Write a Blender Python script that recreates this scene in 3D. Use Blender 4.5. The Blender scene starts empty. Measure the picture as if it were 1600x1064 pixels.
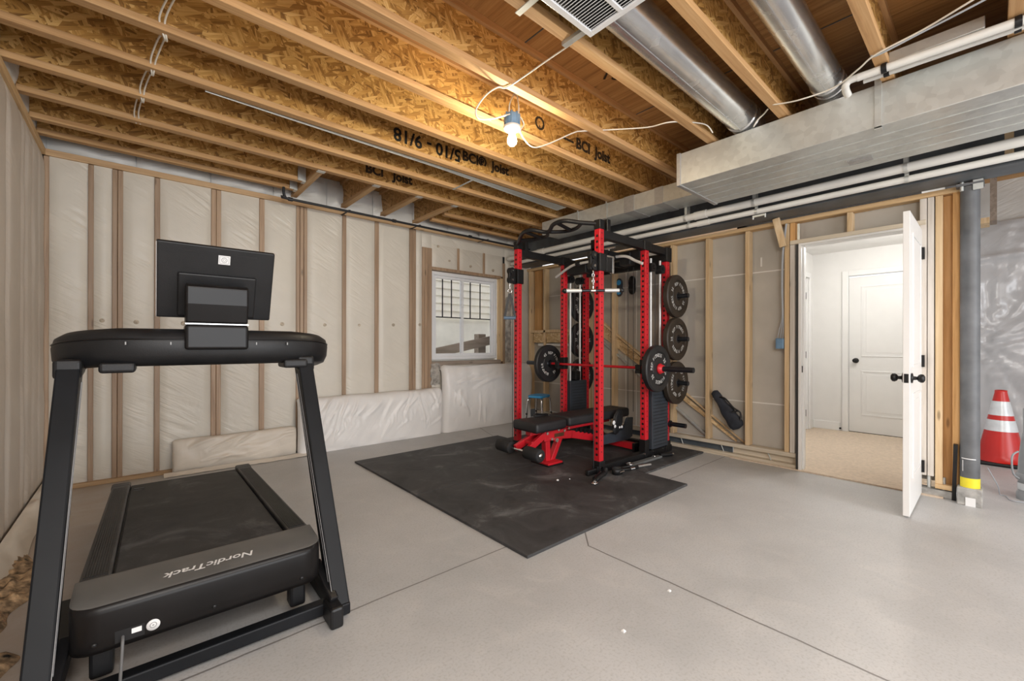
import bpy, bmesh, math, random
from mathutils import Vector, Matrix, noise
random.seed(7)
SC = bpy.context.scene
COL = SC.collection
PI = math.pi

# ------------------------------------------------------------------ materials
def _mat(name):
    m = bpy.data.materials.new(name); m.use_nodes = True
    nt = m.node_tree
    b = nt.nodes['Principled BSDF']
    return m, nt, b
def N(nt, t, **kw):
    n = nt.nodes.new(t)
    for k, v in kw.items():
        if k in n.inputs.keys(): n.inputs[k].default_value = v
        else: setattr(n, k, v)
    return n
def L(nt, a, b): nt.links.new(a, b)
def ramp(nt, fac, stops):
    r = nt.nodes.new('ShaderNodeValToRGB')
    e = r.color_ramp.elements
    while len(e) < len(stops): e.new(0.5)
    for i, (p, c) in enumerate(stops):
        e[i].position = p; e[i].color = (c[0], c[1], c[2], 1)
    L(nt, fac, r.inputs[0]); return r.outputs[0]
def coord(nt, scale=(1,1,1), rot=(0,0,0), src='Object'):
    t = N(nt, 'ShaderNodeTexCoord'); m = N(nt, 'ShaderNodeMapping')
    m.inputs['Scale'].default_value = scale; m.inputs['Rotation'].default_value = rot
    L(nt, t.outputs[src], m.inputs[0]); return m.outputs[0]
def bump(nt, b, h, strength=0.3, dist=0.01):
    n = N(nt, 'ShaderNodeBump'); n.inputs['Strength'].default_value = strength; n.inputs['Distance'].default_value = dist
    L(nt, h, n.inputs['Height']); L(nt, n.outputs[0], b.inputs['Normal']); return n
def math_(nt, op, a, b=None, c=None):
    n = N(nt, 'ShaderNodeMath'); n.operation = op
    for i, v in enumerate((a, b, c)):
        if v is None: continue
        if isinstance(v, (int, float)): n.inputs[i].default_value = v
        else: L(nt, v, n.inputs[i])
    return n.outputs[0]
def mixc(nt, f, a, b):
    n = N(nt, 'ShaderNodeMix'); n.data_type = 'RGBA'
    if isinstance(f, (int, float)): n.inputs[0].default_value = f
    else: L(nt, f, n.inputs[0])
    for i, v in ((6, a), (7, b)):
        if isinstance(v, tuple): n.inputs[i].default_value = (v[0], v[1], v[2], 1)
        else: L(nt, v, n.inputs[i])
    return n.outputs[2]

def plain(name, col, rough=0.5, metal=0.0, var=0.08, vscale=6.0, bmp=0.0, bscale=60.0, spec=None, coat=0.0):
    m, nt, b = _mat(name)
    no = N(nt, 'ShaderNodeTexNoise'); no.inputs['Scale'].default_value = vscale; no.inputs['Detail'].default_value = 5
    L(nt, coord(nt), no.inputs['Vector'])
    d = tuple(max(0, c*(1-var*2)) for c in col); u = tuple(min(1, c*(1+var*1.4)) for c in col)
    L(nt, ramp(nt, no.outputs[0], [(0.3, d), (0.7, u)]), b.inputs['Base Color'])
    b.inputs['Roughness'].default_value = rough; b.inputs['Metallic'].default_value = metal
    if spec is not None: b.inputs['Specular IOR Level'].default_value = spec
    if coat: b.inputs['Coat Weight'].default_value = coat
    if bmp:
        n2 = N(nt, 'ShaderNodeTexNoise'); n2.inputs['Scale'].default_value = bscale; n2.inputs['Detail'].default_value = 4
        L(nt, coord(nt), n2.inputs['Vector']); bump(nt, b, n2.outputs[0], bmp, 0.004)
    return m

def wood(name, c1, c2, c3, axis='X', knots=True, rough=0.7, var=1.0):
    """sawn lumber: long grain along one axis, a few knots"""
    m, nt, b = _mat(name)
    sc = {'X': (0.6, 14, 14), 'Y': (14, 0.6, 14), 'Z': (14, 14, 0.6)}[axis]
    oi = N(nt, 'ShaderNodeObjectInfo')
    v = coord(nt, sc)
    va = N(nt, 'ShaderNodeVectorMath'); va.operation = 'ADD'
    cx = N(nt, 'ShaderNodeCombineXYZ'); r = math_(nt, 'MULTIPLY', oi.outputs['Random'], 37.0)
    for i in range(3): L(nt, r, cx.inputs[i])
    L(nt, v, va.inputs[0]); L(nt, cx.outputs[0], va.inputs[1])
    no = N(nt, 'ShaderNodeTexNoise'); no.inputs['Scale'].default_value = 2.2; no.inputs['Detail'].default_value = 8; no.inputs['Roughness'].default_value = 0.65; no.inputs['Distortion'].default_value = 0.6
    L(nt, va.outputs[0], no.inputs['Vector'])
    col = ramp(nt, no.outputs[0], [(0.3, c1), (0.5, c2), (0.72, c3)])
    if knots:
        vo = N(nt, 'ShaderNodeTexVoronoi'); vo.inputs['Scale'].default_value = 1.0
        ks = {'X': (2.2, 9, 9), 'Y': (9, 2.2, 9), 'Z': (9, 9, 2.2)}[axis]
        L(nt, coord(nt, ks), vo.inputs['Vector'])
        k = ramp(nt, vo.outputs['Distance'], [(0.05, (1, 1, 1)), (0.11, (0, 0, 0))])
        col = mixc(nt, math_(nt, 'MULTIPLY', k, 0.7), col, tuple(x*0.35 for x in c1))
    hsv = N(nt, 'ShaderNodeHueSaturation')
    L(nt, col, hsv.inputs['Color'])
    L(nt, math_(nt, 'MULTIPLY_ADD', oi.outputs['Random'], 0.3*var, 1-0.15*var), hsv.inputs['Value'])
    L(nt, hsv.outputs[0], b.inputs['Base Color']); b.inputs['Roughness'].default_value = rough
    bump(nt, b, no.outputs[0], 0.25, 0.003)
    return m

def osb(name, cols, plane='XZ', scale=1.0, rough=0.62, grey=0.0):
    """oriented strand board: three layers of long chips turned different ways"""
    m, nt, b = _mat(name)
    layers = []; dist = []
    for i, (ang, s, st) in enumerate(((0.75, 11, 4.2), (-1.0, 15, 4.6), (1.5, 12, 3.8), (0.15, 17, 5.0), (1.15, 13, 5.0), (-0.45, 12, 4.4))):
        t = N(nt, 'ShaderNodeTexCoord')
        sep = N(nt, 'ShaderNodeSeparateXYZ'); L(nt, t.outputs['Object'], sep.inputs[0])
        cmb = N(nt, 'ShaderNodeCombineXYZ')
        a, c = {'XZ': (0, 2), 'YZ': (1, 2), 'XY': (0, 1)}[plane]
        L(nt, sep.outputs[a], cmb.inputs[0]); L(nt, sep.outputs[c], cmb.inputs[1])
        rotv = N(nt, 'ShaderNodeVectorRotate'); rotv.rotation_type = 'Z_AXIS'
        L(nt, cmb.outputs[0], rotv.inputs['Vector'])
        rotv.inputs['Angle'].default_value = ang
        mp = N(nt, 'ShaderNodeMapping'); mp.inputs['Scale'].default_value = (s*scale, s*st*scale, 1); mp.inputs['Location'].default_value = (i*3.7, i*1.9, 0)
        L(nt, rotv.outputs[0], mp.inputs[0])
        vo = N(nt, 'ShaderNodeTexVoronoi'); vo.voronoi_dimensions = '2D'; vo.inputs['Scale'].default_value = 1.0; vo.inputs['Randomness'].default_value = 1.0
        L(nt, mp.outputs[0], vo.inputs['Vector'])
        sp = N(nt, 'ShaderNodeSeparateColor'); L(nt, vo.outputs['Color'], sp.inputs[0])
        gr = N(nt, 'ShaderNodeTexNoise'); gr.inputs['Scale'].default_value = 1.0; gr.inputs['Detail'].default_value = 3
        mp2 = N(nt, 'ShaderNodeMapping'); mp2.inputs['Scale'].default_value = (10*scale, 130*scale, 1); L(nt, rotv.outputs[0], mp2.inputs[0]); L(nt, mp2.outputs[0], gr.inputs['Vector'])
        f = math_(nt, 'ADD', math_(nt, 'MULTIPLY', sp.outputs[0], 0.6), math_(nt, 'MULTIPLY', gr.outputs[0], 0.55))
        layers.append((f, sp.outputs[1], sp.outputs[2])); dist.append(vo.outputs['Distance'])
    f = layers[0][0]; h = dist[0]
    for i in (1, 2, 3, 4, 5):
        mk = math_(nt, 'GREATER_THAN', layers[i][1], 0.62)
        mx = N(nt, 'ShaderNodeMix'); L(nt, mk, mx.inputs[0]); L(nt, f, mx.inputs[2]); L(nt, layers[i][0], mx.inputs[3]); f = mx.outputs[0]
        mx2 = N(nt, 'ShaderNodeMix'); L(nt, mk, mx2.inputs[0]); L(nt, h, mx2.inputs[2]); L(nt, dist[i], mx2.inputs[3]); h = mx2.outputs[0]
    col = ramp(nt, f, [(0.12, cols[0]), (0.34, cols[1]), (0.6, cols[2]), (0.92, cols[3])])
    L(nt, col, b.inputs['Base Color']); b.inputs['Roughness'].default_value = rough
    bump(nt, b, f, 0.5, 0.004)
    return m

M = {}
M['osb'] = osb('osb_web', [(0.085, 0.034, 0.008), (0.32, 0.155, 0.034), (0.53, 0.285, 0.072), (0.76, 0.485, 0.18)])
M['osb_y'] = osb('osb_stub', [(0.11, 0.05, 0.014), (0.33, 0.18, 0.06), (0.5, 0.29, 0.10), (0.68, 0.44, 0.2)], plane='YZ')
M['osb_pale'] = osb('osb_pale', [(0.27, 0.15, 0.06), (0.46, 0.3, 0.14), (0.58, 0.41, 0.22), (0.7, 0.54, 0.33)], plane='YZ')
M['plywood'] = wood('subfloor_plywood', (0.26, 0.125, 0.04), (0.42, 0.22, 0.075), (0.56, 0.33, 0.13), 'Y', True, 0.6)
M['flange'] = wood('joist_flange', (0.40, 0.215, 0.085), (0.55, 0.32, 0.14), (0.65, 0.42, 0.21), 'X', False)
M['flange_y'] = wood('stub_flange', (0.4, 0.23, 0.10), (0.56, 0.35, 0.17), (0.66, 0.44, 0.24), 'Y', False)
M['stud'] = wood('pine_stud', (0.5, 0.33, 0.17), (0.66, 0.48, 0.28), (0.76, 0.59, 0.39), 'Z')
M['stud_orange'] = wood('orange_stud', (0.4, 0.2, 0.07), (0.55, 0.3, 0.11), (0.66, 0.39, 0.17), 'Z')
M['stud_grey'] = wood('grey_stud', (0.47, 0.42, 0.36), (0.6, 0.55, 0.49), (0.7, 0.65, 0.6), 'Z')
M['plate'] = wood('pine_plate', (0.42, 0.26, 0.12), (0.58, 0.39, 0.2), (0.68, 0.5, 0.3), 'Y')
M['plate_x'] = wood('pine_plate_back', (0.36, 0.22, 0.11), (0.5, 0.33, 0.18), (0.6, 0.43, 0.26), 'X')
M['plate_pale'] = wood('pale_bottom_plate', (0.5, 0.42, 0.31), (0.63, 0.55, 0.43), (0.72, 0.65, 0.54), 'Y')
M['wall_stud'] = wood('stud_behind_plastic', (0.27, 0.17, 0.1), (0.37, 0.25, 0.16), (0.46, 0.33, 0.22), 'Z', True, 0.45)

def plastic_sheet(name, col, rough, wr_rot, dark=0.82, bstr=0.35, spec=0.4):
    m, nt, b = _mat(name)
    no = N(nt, 'ShaderNodeTexNoise'); no.inputs['Scale'].default_value = 3.0; no.inputs['Detail'].default_value = 7
    L(nt, coord(nt), no.inputs['Vector'])
    L(nt, ramp(nt, no.outputs[0], [(0.25, tuple(c*dark for c in col)), (0.65, col)]), b.inputs['Base Color'])
    b.inputs['Roughness'].default_value = rough; b.inputs['Specular IOR Level'].default_value = spec
    w = N(nt, 'ShaderNodeTexNoise'); w.inputs['Scale'].default_value = 1.0; w.inputs['Detail'].default_value = 3; w.inputs['Distortion'].default_value = 0.4
    vr = N(nt, 'ShaderNodeVectorRotate'); vr.rotation_type = 'EULER_XYZ'; vr.inputs['Rotation'].default_value = wr_rot
    tc = N(nt, 'ShaderNodeTexCoord'); L(nt, tc.outputs['Object'], vr.inputs['Vector'])
    ms = N(nt, 'ShaderNodeMapping'); ms.inputs['Scale'].default_value = (1.6, 1.6, 13); L(nt, vr.outputs[0], ms.inputs[0]); L(nt, ms.outputs[0], w.inputs['Vector'])
    w2 = N(nt, 'ShaderNodeTexNoise'); w2.inputs['Scale'].default_value = 22; w2.inputs['Detail'].default_value = 3
    L(nt, coord(nt), w2.inputs['Vector'])
    rd = math_(nt, 'MULTIPLY', math_(nt, 'ABSOLUTE', math_(nt, 'SUBTRACT', w.outputs[0], 0.5)), ramp(nt, no.outputs[0], [(0.42, (0.05, 0.05, 0.05)), (0.6, (1, 1, 1))]))
    bump(nt, b, math_(nt, 'ADD', math_(nt, 'MULTIPLY', rd, -2.5), math_(nt, 'MULTIPLY', w2.outputs[0], 0.12)), bstr, 0.02)
    return m
M['foam'] = plastic_sheet('plastic_over_insulation', (0.70, 0.655, 0.575), 0.38, (0, -0.55, 0), 0.9, 0.55)
M['foam_left'] = plastic_sheet('plastic_over_insulation_left', (0.66, 0.595, 0.525), 0.5, (0.6, 0, 0), 0.9, 0.2)
M['bag'] = plastic_sheet('white_poly_wrap', (0.83, 0.81, 0.79), 0.36, (0.3, 0.9, 0), 0.95, 0.25)
M['bag_dusty'] = plastic_sheet('dusty_poly_wrap', (0.74, 0.67, 0.58), 0.38, (0.2, 0.2, 0), 0.85, 0.3)
M['sheet'] = plastic_sheet('clear_poly_sheet', (0.47, 0.47, 0.48), 0.24, (0.9, 0, 0), 0.85, 0.12, 0.6)
M['batt'] = plastic_sheet('white_batt', (0.68, 0.68, 0.66), 0.4, (0.4, 0.2, 0), 0.8, 0.6)

def concrete(name):
    m, nt, b = _mat(name)
    v = coord(nt)
    n1 = N(nt, 'ShaderNodeTexNoise'); n1.inputs['Scale'].default_value = 0.9; n1.inputs['Detail'].default_value = 9; n1.inputs['Roughness'].default_value = 0.6; L(nt, v, n1.inputs['Vector'])
    n2 = N(nt, 'ShaderNodeTexNoise'); n2.inputs['Scale'].default_value = 95; n2.inputs['Detail'].default_value = 3; L(nt, v, n2.inputs['Vector'])
    n3 = N(nt, 'ShaderNodeTexNoise'); n3.inputs['Scale'].default_value = 4.5; n3.inputs['Detail'].default_value = 8; n3.inputs['Distortion'].default_value = 1.2; L(nt, v, n3.inputs['Vector'])
    c = ramp(nt, n1.outputs[0], [(0.3, (0.39, 0.388, 0.385)), (0.55, (0.485, 0.482, 0.48)), (0.75, (0.56, 0.556, 0.553))])
    c = mixc(nt, math_(nt, 'MULTIPLY', ramp(nt, n3.outputs[0], [(0.5, (0, 0, 0)), (0.75, (1, 1, 1))]), 0.35), c, (0.58, 0.56, 0.54))
    c = mixc(nt, math_(nt, 'MULTIPLY', ramp(nt, n2.outputs[0], [(0.3, (1, 1, 1)), (0.5, (0, 0, 0))]), 0.4), c, (0.3, 0.29, 0.27))
    # brown dust drifted along the left wall
    sep = N(nt, 'ShaderNodeSeparateXYZ'); L(nt, v, sep.inputs[0])
    dn = math_(nt, 'MULTIPLY_ADD', n3.outputs[0], 0.7, sep.outputs[0])
    dm = math_(nt, 'MULTIPLY', ramp(nt, math_(nt, 'MULTIPLY_ADD', dn, 0.8, 0.3), [(0.2, (1, 1, 1)), (0.75, (0, 0, 0))]), 0.75)
    c = mixc(nt, dm, c, (0.40, 0.30, 0.215))
    # tooled joints
    wob = math_(nt, 'MULTIPLY', math_(nt, 'SUBTRACT', n3.outputs[0], 0.5), 0.012)
    x = math_(nt, 'ADD', sep.outputs[0], wob); y = math_(nt, 'ADD', sep.outputs[1], wob)
    def line(d, w): return math_(nt, 'LESS_THAN', math_(nt, 'ABSOLUTE', d), w)
    j1 = line(math_(nt, 'SUBTRACT', y, 1.832), 0.0045)
    j2 = math_(nt, 'MULTIPLY', line(math_(nt, 'SUBTRACT', x, 1.93), 0.005), math_(nt, 'LESS_THAN', sep.outputs[1], 1.53))
    dg = math_(nt, 'SUBTRACT', math_(nt, 'SUBTRACT', sep.outputs[0], 1.93), math_(nt, 'SUBTRACT', sep.outputs[1], 1.53))
    j3 = math_(nt, 'MULTIPLY', math_(nt, 'MULTIPLY', line(dg, 0.006), math_(nt, 'GREATER_THAN', sep.outputs[1], 1.53)), math_(nt, 'LESS_THAN', sep.outputs[1], 1.83))
    j4 = math_(nt, 'MULTIPLY', line(math_(nt, 'SUBTRACT', math_(nt, 'MULTIPLY_ADD', sep.outputs[1], -0.37, x), 1.80), 0.005), math_(nt, 'GREATER_THAN', sep.outputs[1], 1.83))
    j = math_(nt, 'MINIMUM', math_(nt, 'ADD', math_(nt, 'ADD', j1, j2), math_(nt, 'ADD', j3, j4)), 1.0)
    c = mixc(nt, math_(nt, 'MULTIPLY', j, 0.8), c, (0.13, 0.12, 0.11))
    L(nt, c, b.inputs['Base Color'])
    rr = N(nt, 'ShaderNodeMapRange'); rr.inputs[3].default_value = 0.28; rr.inputs[4].default_value = 0.6; L(nt, n1.outputs[0], rr.inputs[0])
    L(nt, rr.outputs[0], b.inputs['Roughness'])
    h = math_(nt, 'SUBTRACT', math_(nt, 'MULTIPLY', n2.outputs[0], 0.15), math_(nt, 'MULTIPLY', j, 2.0))
    bump(nt, b, h, 0.25, 0.003)
    return m
M['concrete'] = concrete('concrete')
M['concrete_raw'] = plain('rough_concrete', (0.38, 0.37, 0.35), 0.85, 0, 0.2, 14, 0.6, 60)

def rubber(name, k=1.0, sc=2.6):
    m, nt, b = _mat(name)
    v = coord(nt)
    n1 = N(nt, 'ShaderNodeTexNoise'); n1.inputs['Scale'].default_value = sc; n1.inputs['Detail'].default_value = 10; n1.inputs['Roughness'].default_value = 0.68; n1.inputs['Distortion'].default_value = 0.8; L(nt, v, n1.inputs['Vector'])
    n2 = N(nt, 'ShaderNodeTexNoise'); n2.inputs['Scale'].default_value = 160; L(nt, v, n2.inputs['Vector'])
    L(nt, ramp(nt, n1.outputs[0], [(0.30, (0.026*k, 0.026*k, 0.027*k)), (0.55, (0.058*k, 0.058*k, 0.060*k)), (0.76, (0.19*k, 0.19*k, 0.192*k))]), b.inputs['Base Color'])
    b.inputs['Roughness'].default_value = 0.62; b.inputs['Specular IOR Level'].default_value = 0.35
    bump(nt, b, n2.outputs[0], 0.25, 0.002); return m
M['rubber'] = rubber('rubber_mat')
M['black_edge'] = plain('mat_edge', (0.012, 0.012, 0.012), 0.7)

def galv(name, col=(0.66, 0.68, 0.66), rough=0.36, spangle=28, metal=0.55):
    m, nt, b = _mat(name)
    vo = N(nt, 'ShaderNodeTexVoronoi'); vo.inputs['Scale'].default_value = spangle; L(nt, coord(nt), vo.inputs['Vector'])
    sp = N(nt, 'ShaderNodeSeparateColor'); L(nt, vo.outputs['Color'], sp.inputs[0])
    no = N(nt, 'ShaderNodeTexNoise'); no.inputs['Scale'].default_value = 3; no.inputs['Detail'].default_value = 5; L(nt, coord(nt), no.inputs['Vector'])
    f = math_(nt, 'ADD', math_(nt, 'MULTIPLY', sp.outputs[0], 0.25), math_(nt, 'MULTIPLY', no.outputs[0], 0.75))
    L(nt, ramp(nt, f, [(0.25, tuple(c*0.8 for c in col)), (0.7, col)]), b.inputs['Base Color'])
    b.inputs['Metallic'].default_value = metal
    rr = N(nt, 'ShaderNodeMapRange'); rr.inputs[3].default_value = rough*0.8; rr.inputs[4].default_value = rough*1.35; L(nt, f, rr.inputs[0]); L(nt, rr.outputs[0], b.inputs['Roughness'])
    w = N(nt, 'ShaderNodeTexNoise'); w.inputs['Scale'].default_value = 2.2; w.inputs['Detail'].default_value = 2; L(nt, coord(nt), w.inputs['Vector'])
    bump(nt, b, w.outputs[0], 0.12, 0.02)
    return m
M['galv'] = galv('galvanised_sheet')
M['galv_round'] = galv('galvanised_pipe', (0.74, 0.75, 0.76), 0.24, 14, 0.85)
M['foil_tape'] = galv('foil_tape', (0.5, 0.5, 0.5), 0.4, 60)
M['steel_beam'] = plain('primed_steel', (0.115, 0.128, 0.14), 0.5, 0.2, 0.15, 5)
M['column'] = plain('grey_column_paint', (0.125, 0.13, 0.138), 0.5, 0.1, 0.16, 6)
M['red'] = plain('red_powder_coat', (0.56, 0.012, 0.022), 0.38, 0, 0.06, 5)
M['black'] = plain('black_powder_coat', (0.009, 0.009, 0.010), 0.42, 0, 0.15, 8, spec=0.4)
M['black_soft'] = plain('black_plastic', (0.012, 0.012, 0.013), 0.45, 0, 0.12, 10, 0.1, 200, spec=0.35)
M['black_gloss'] = plain('glossy_black', (0.010, 0.009, 0.009), 0.3, 0, 0.1, 6, spec=0.22)
M['belt'] = rubber('running_belt', 0.62, 3.2)
M['graphite'] = plain('graphite_plastic', (0.115, 0.113, 0.108), 0.42, 0, 0.12, 4, 0.05, 250)
M['rail'] = plain('side_rail_plastic', (0.04, 0.04, 0.042), 0.5, 0, 0.4, 5)
M['steel_dark'] = plain('treadmill_steel', (0.009, 0.010, 0.012), 0.45, 0, 0.12, 6, spec=0.2)
M['silver'] = plain('silver_edge', (0.5, 0.5, 0.5), 0.25, 0.9, 0.05)
M['white_print'] = plain('white_print', (0.8, 0.8, 0.8), 0.5, 0, 0.03)
M['white_ring'] = plain('raised_white_lettering', (0.72, 0.71, 0.68), 0.6, 0, 0.05)
M['grey_print'] = plain('grey_print', (0.35, 0.35, 0.35), 0.5, 0, 0.03)
M['vinyl'] = plain('black_vinyl', (0.016, 0.016, 0.018), 0.5, 0, 0.1, 8, 0.12, 350)
M['foam_roller'] = plain('black_foam_roller', (0.014, 0.014, 0.015), 0.75, 0, 0.15, 12, 0.3, 240)
M['bumper'] = plain('bumper_rubber', (0.036, 0.026, 0.018), 0.55, 0, 0.12, 8, 0.1, 200)
M['bumper_black'] = plain('bumper_rubber_black', (0.014, 0.014, 0.015), 0.5, 0, 0.12, 8, 0.1, 200)
M['satin'] = plain('satin_steel', (0.62, 0.62, 0.61), 0.35, 0.35, 0.03)
M['chrome'] = plain('chrome', (0.75, 0.75, 0.75), 0.12, 1.0, 0.02)
M['iron_black'] = plain('blackened_sleeve', (0.05, 0.055, 0.065), 0.3, 0.8, 0.08)
M['slate'] = plain('slate_blue_steel', (0.035, 0.043, 0.055), 0.45, 0, 0.1, 7)
M['ink'] = plain('black_stamp_ink', (0.035, 0.022, 0.012), 0.8, 0, 0.3, 30)
M['marker'] = plain('black_marker', (0.006, 0.005, 0.004), 0.6, 0, 0.1)
M['white_paint'] = plain('white_door_paint', (0.82, 0.82, 0.81), 0.35, 0, 0.01)
M['white_wall'] = plain('white_wall_paint', (0.8, 0.795, 0.78), 0.6, 0, 0.01)
M['vinyl_white'] = plain('white_window_vinyl', (0.8, 0.81, 0.83), 0.3, 0, 0.02)
M['drywall'] = plain('taupe_drywall_paper', (0.43, 0.40, 0.355), 0.85, 0, 0.06, 2.5)
M['tape'] = plain('white_joint_tape', (0.66, 0.64, 0.6), 0.8, 0, 0.05)
M['carpet'] = plain('beige_carpet', (0.66, 0.54, 0.42), 0.95, 0, 0.06, 40, 0.8, 260)
M['pvc'] = plain('white_pvc', (0.72, 0.715, 0.68), 0.35, 0, 0.03)
M['romex'] = plain('white_cable', (0.72, 0.68, 0.6), 0.45, 0, 0.03)
M['grey_cable'] = plain('grey_cable', (0.4, 0.43, 0.47), 0.45, 0, 0.03)
M['blue_box'] = plain('blue_junction_plastic', (0.14, 0.25, 0.38), 0.45, 0, 0.1)
M['porcelain'] = plain('white_lampholder', (0.8, 0.78, 0.74), 0.3, 0, 0.02)
M['gas_pipe'] = plain('black_iron_pipe', (0.03, 0.032, 0.035), 0.45, 0.4, 0.1)
M['cone'] = plain('red_orange_cone', (0.5, 0.012, 0.008), 0.32, 0, 0.06, 4)
M['reflective'] = plain('silver_white_band', (0.6, 0.63, 0.65), 0.3, 0.1, 0.05, 20)
M['yellow'] = plain('yellow_sticker', (0.8, 0.68, 0.03), 0.5, 0, 0.06)
M['stool_blue'] = plain('blue_stool_plastic', (0.05, 0.36, 0.72), 0.4, 0, 0.04)
M['bag_fabric'] = plain('black_navy_fabric', (0.018, 0.022, 0.032), 0.75, 0, 0.2, 14, 0.35, 320)
M['grey_pvc'] = plain('grey_drain_pvc', (0.27, 0.285, 0.3), 0.4, 0, 0.06)
M['siding'] = plain('cream_siding', (0.86, 0.82, 0.72), 0.7, 0, 0.05, 4)
M['well'] = plain('pale_well_panel', (0.88, 0.86, 0.78), 0.6, 0, 0.05, 3)
M['shadow_gap'] = plain('dark_gap_shade', (0.03, 0.03, 0.03), 0.6)  # near-black colour imitates shade in door gaps and behind louvres and panels
M['weathered'] = wood('weathered_wood', (0.2, 0.16, 0.13), (0.32, 0.26, 0.21), (0.42, 0.35, 0.29), 'X', True, 0.8)
M['insul_blue'] = plain('dark_blue_film', (0.07, 0.085, 0.10), 0.5, 0, 0.15)
M['dirt'] = plain('brown_spray_foam', (0.40, 0.27, 0.155), 0.8, 0, 0.5, 26, 1.0, 70)
M['spackle'] = plain('grey_smear', (0.40, 0.37, 0.33), 0.7, 0, 0.25, 18, 0.4, 40)
M['tuft'] = plain('foam_dimple', (0.5, 0.42, 0.32), 0.5, 0, 0.2, 40)
M['cord_grey'] = plain('dark_grey_cord', (0.13, 0.13, 0.13), 0.5, 0, 0.05)
M['cable_steel'] = plain('black_cable', (0.03, 0.03, 0.03), 0.5)
M['blue_grip'] = plain('blue_grip', (0.10, 0.16, 0.24), 0.5, 0, 0.08)
M['olive'] = plain('faded_grey_strap', (0.12, 0.125, 0.125), 0.7)
def glass():
    m, nt, b = _mat('window_glass')
    b.inputs['Base Color'].default_value = (1, 1, 1, 1); b.inputs['Roughness'].default_value = 0.0
    b.inputs['Transmission Weight'].default_value = 1.0; b.inputs['IOR'].default_value = 1.05
    return m
M['glass'] = glass()
def bulb_mat():
    m, nt, b = _mat('lit_bulb')
    b.inputs['Base Color'].default_value = (1, 0.93, 0.8, 1)
    b.inputs['Emission Color'].default_value = (1, 0.86, 0.62, 1); b.inputs['Emission Strength'].default_value = 760
    return m
M['bulb'] = bulb_mat()

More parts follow.
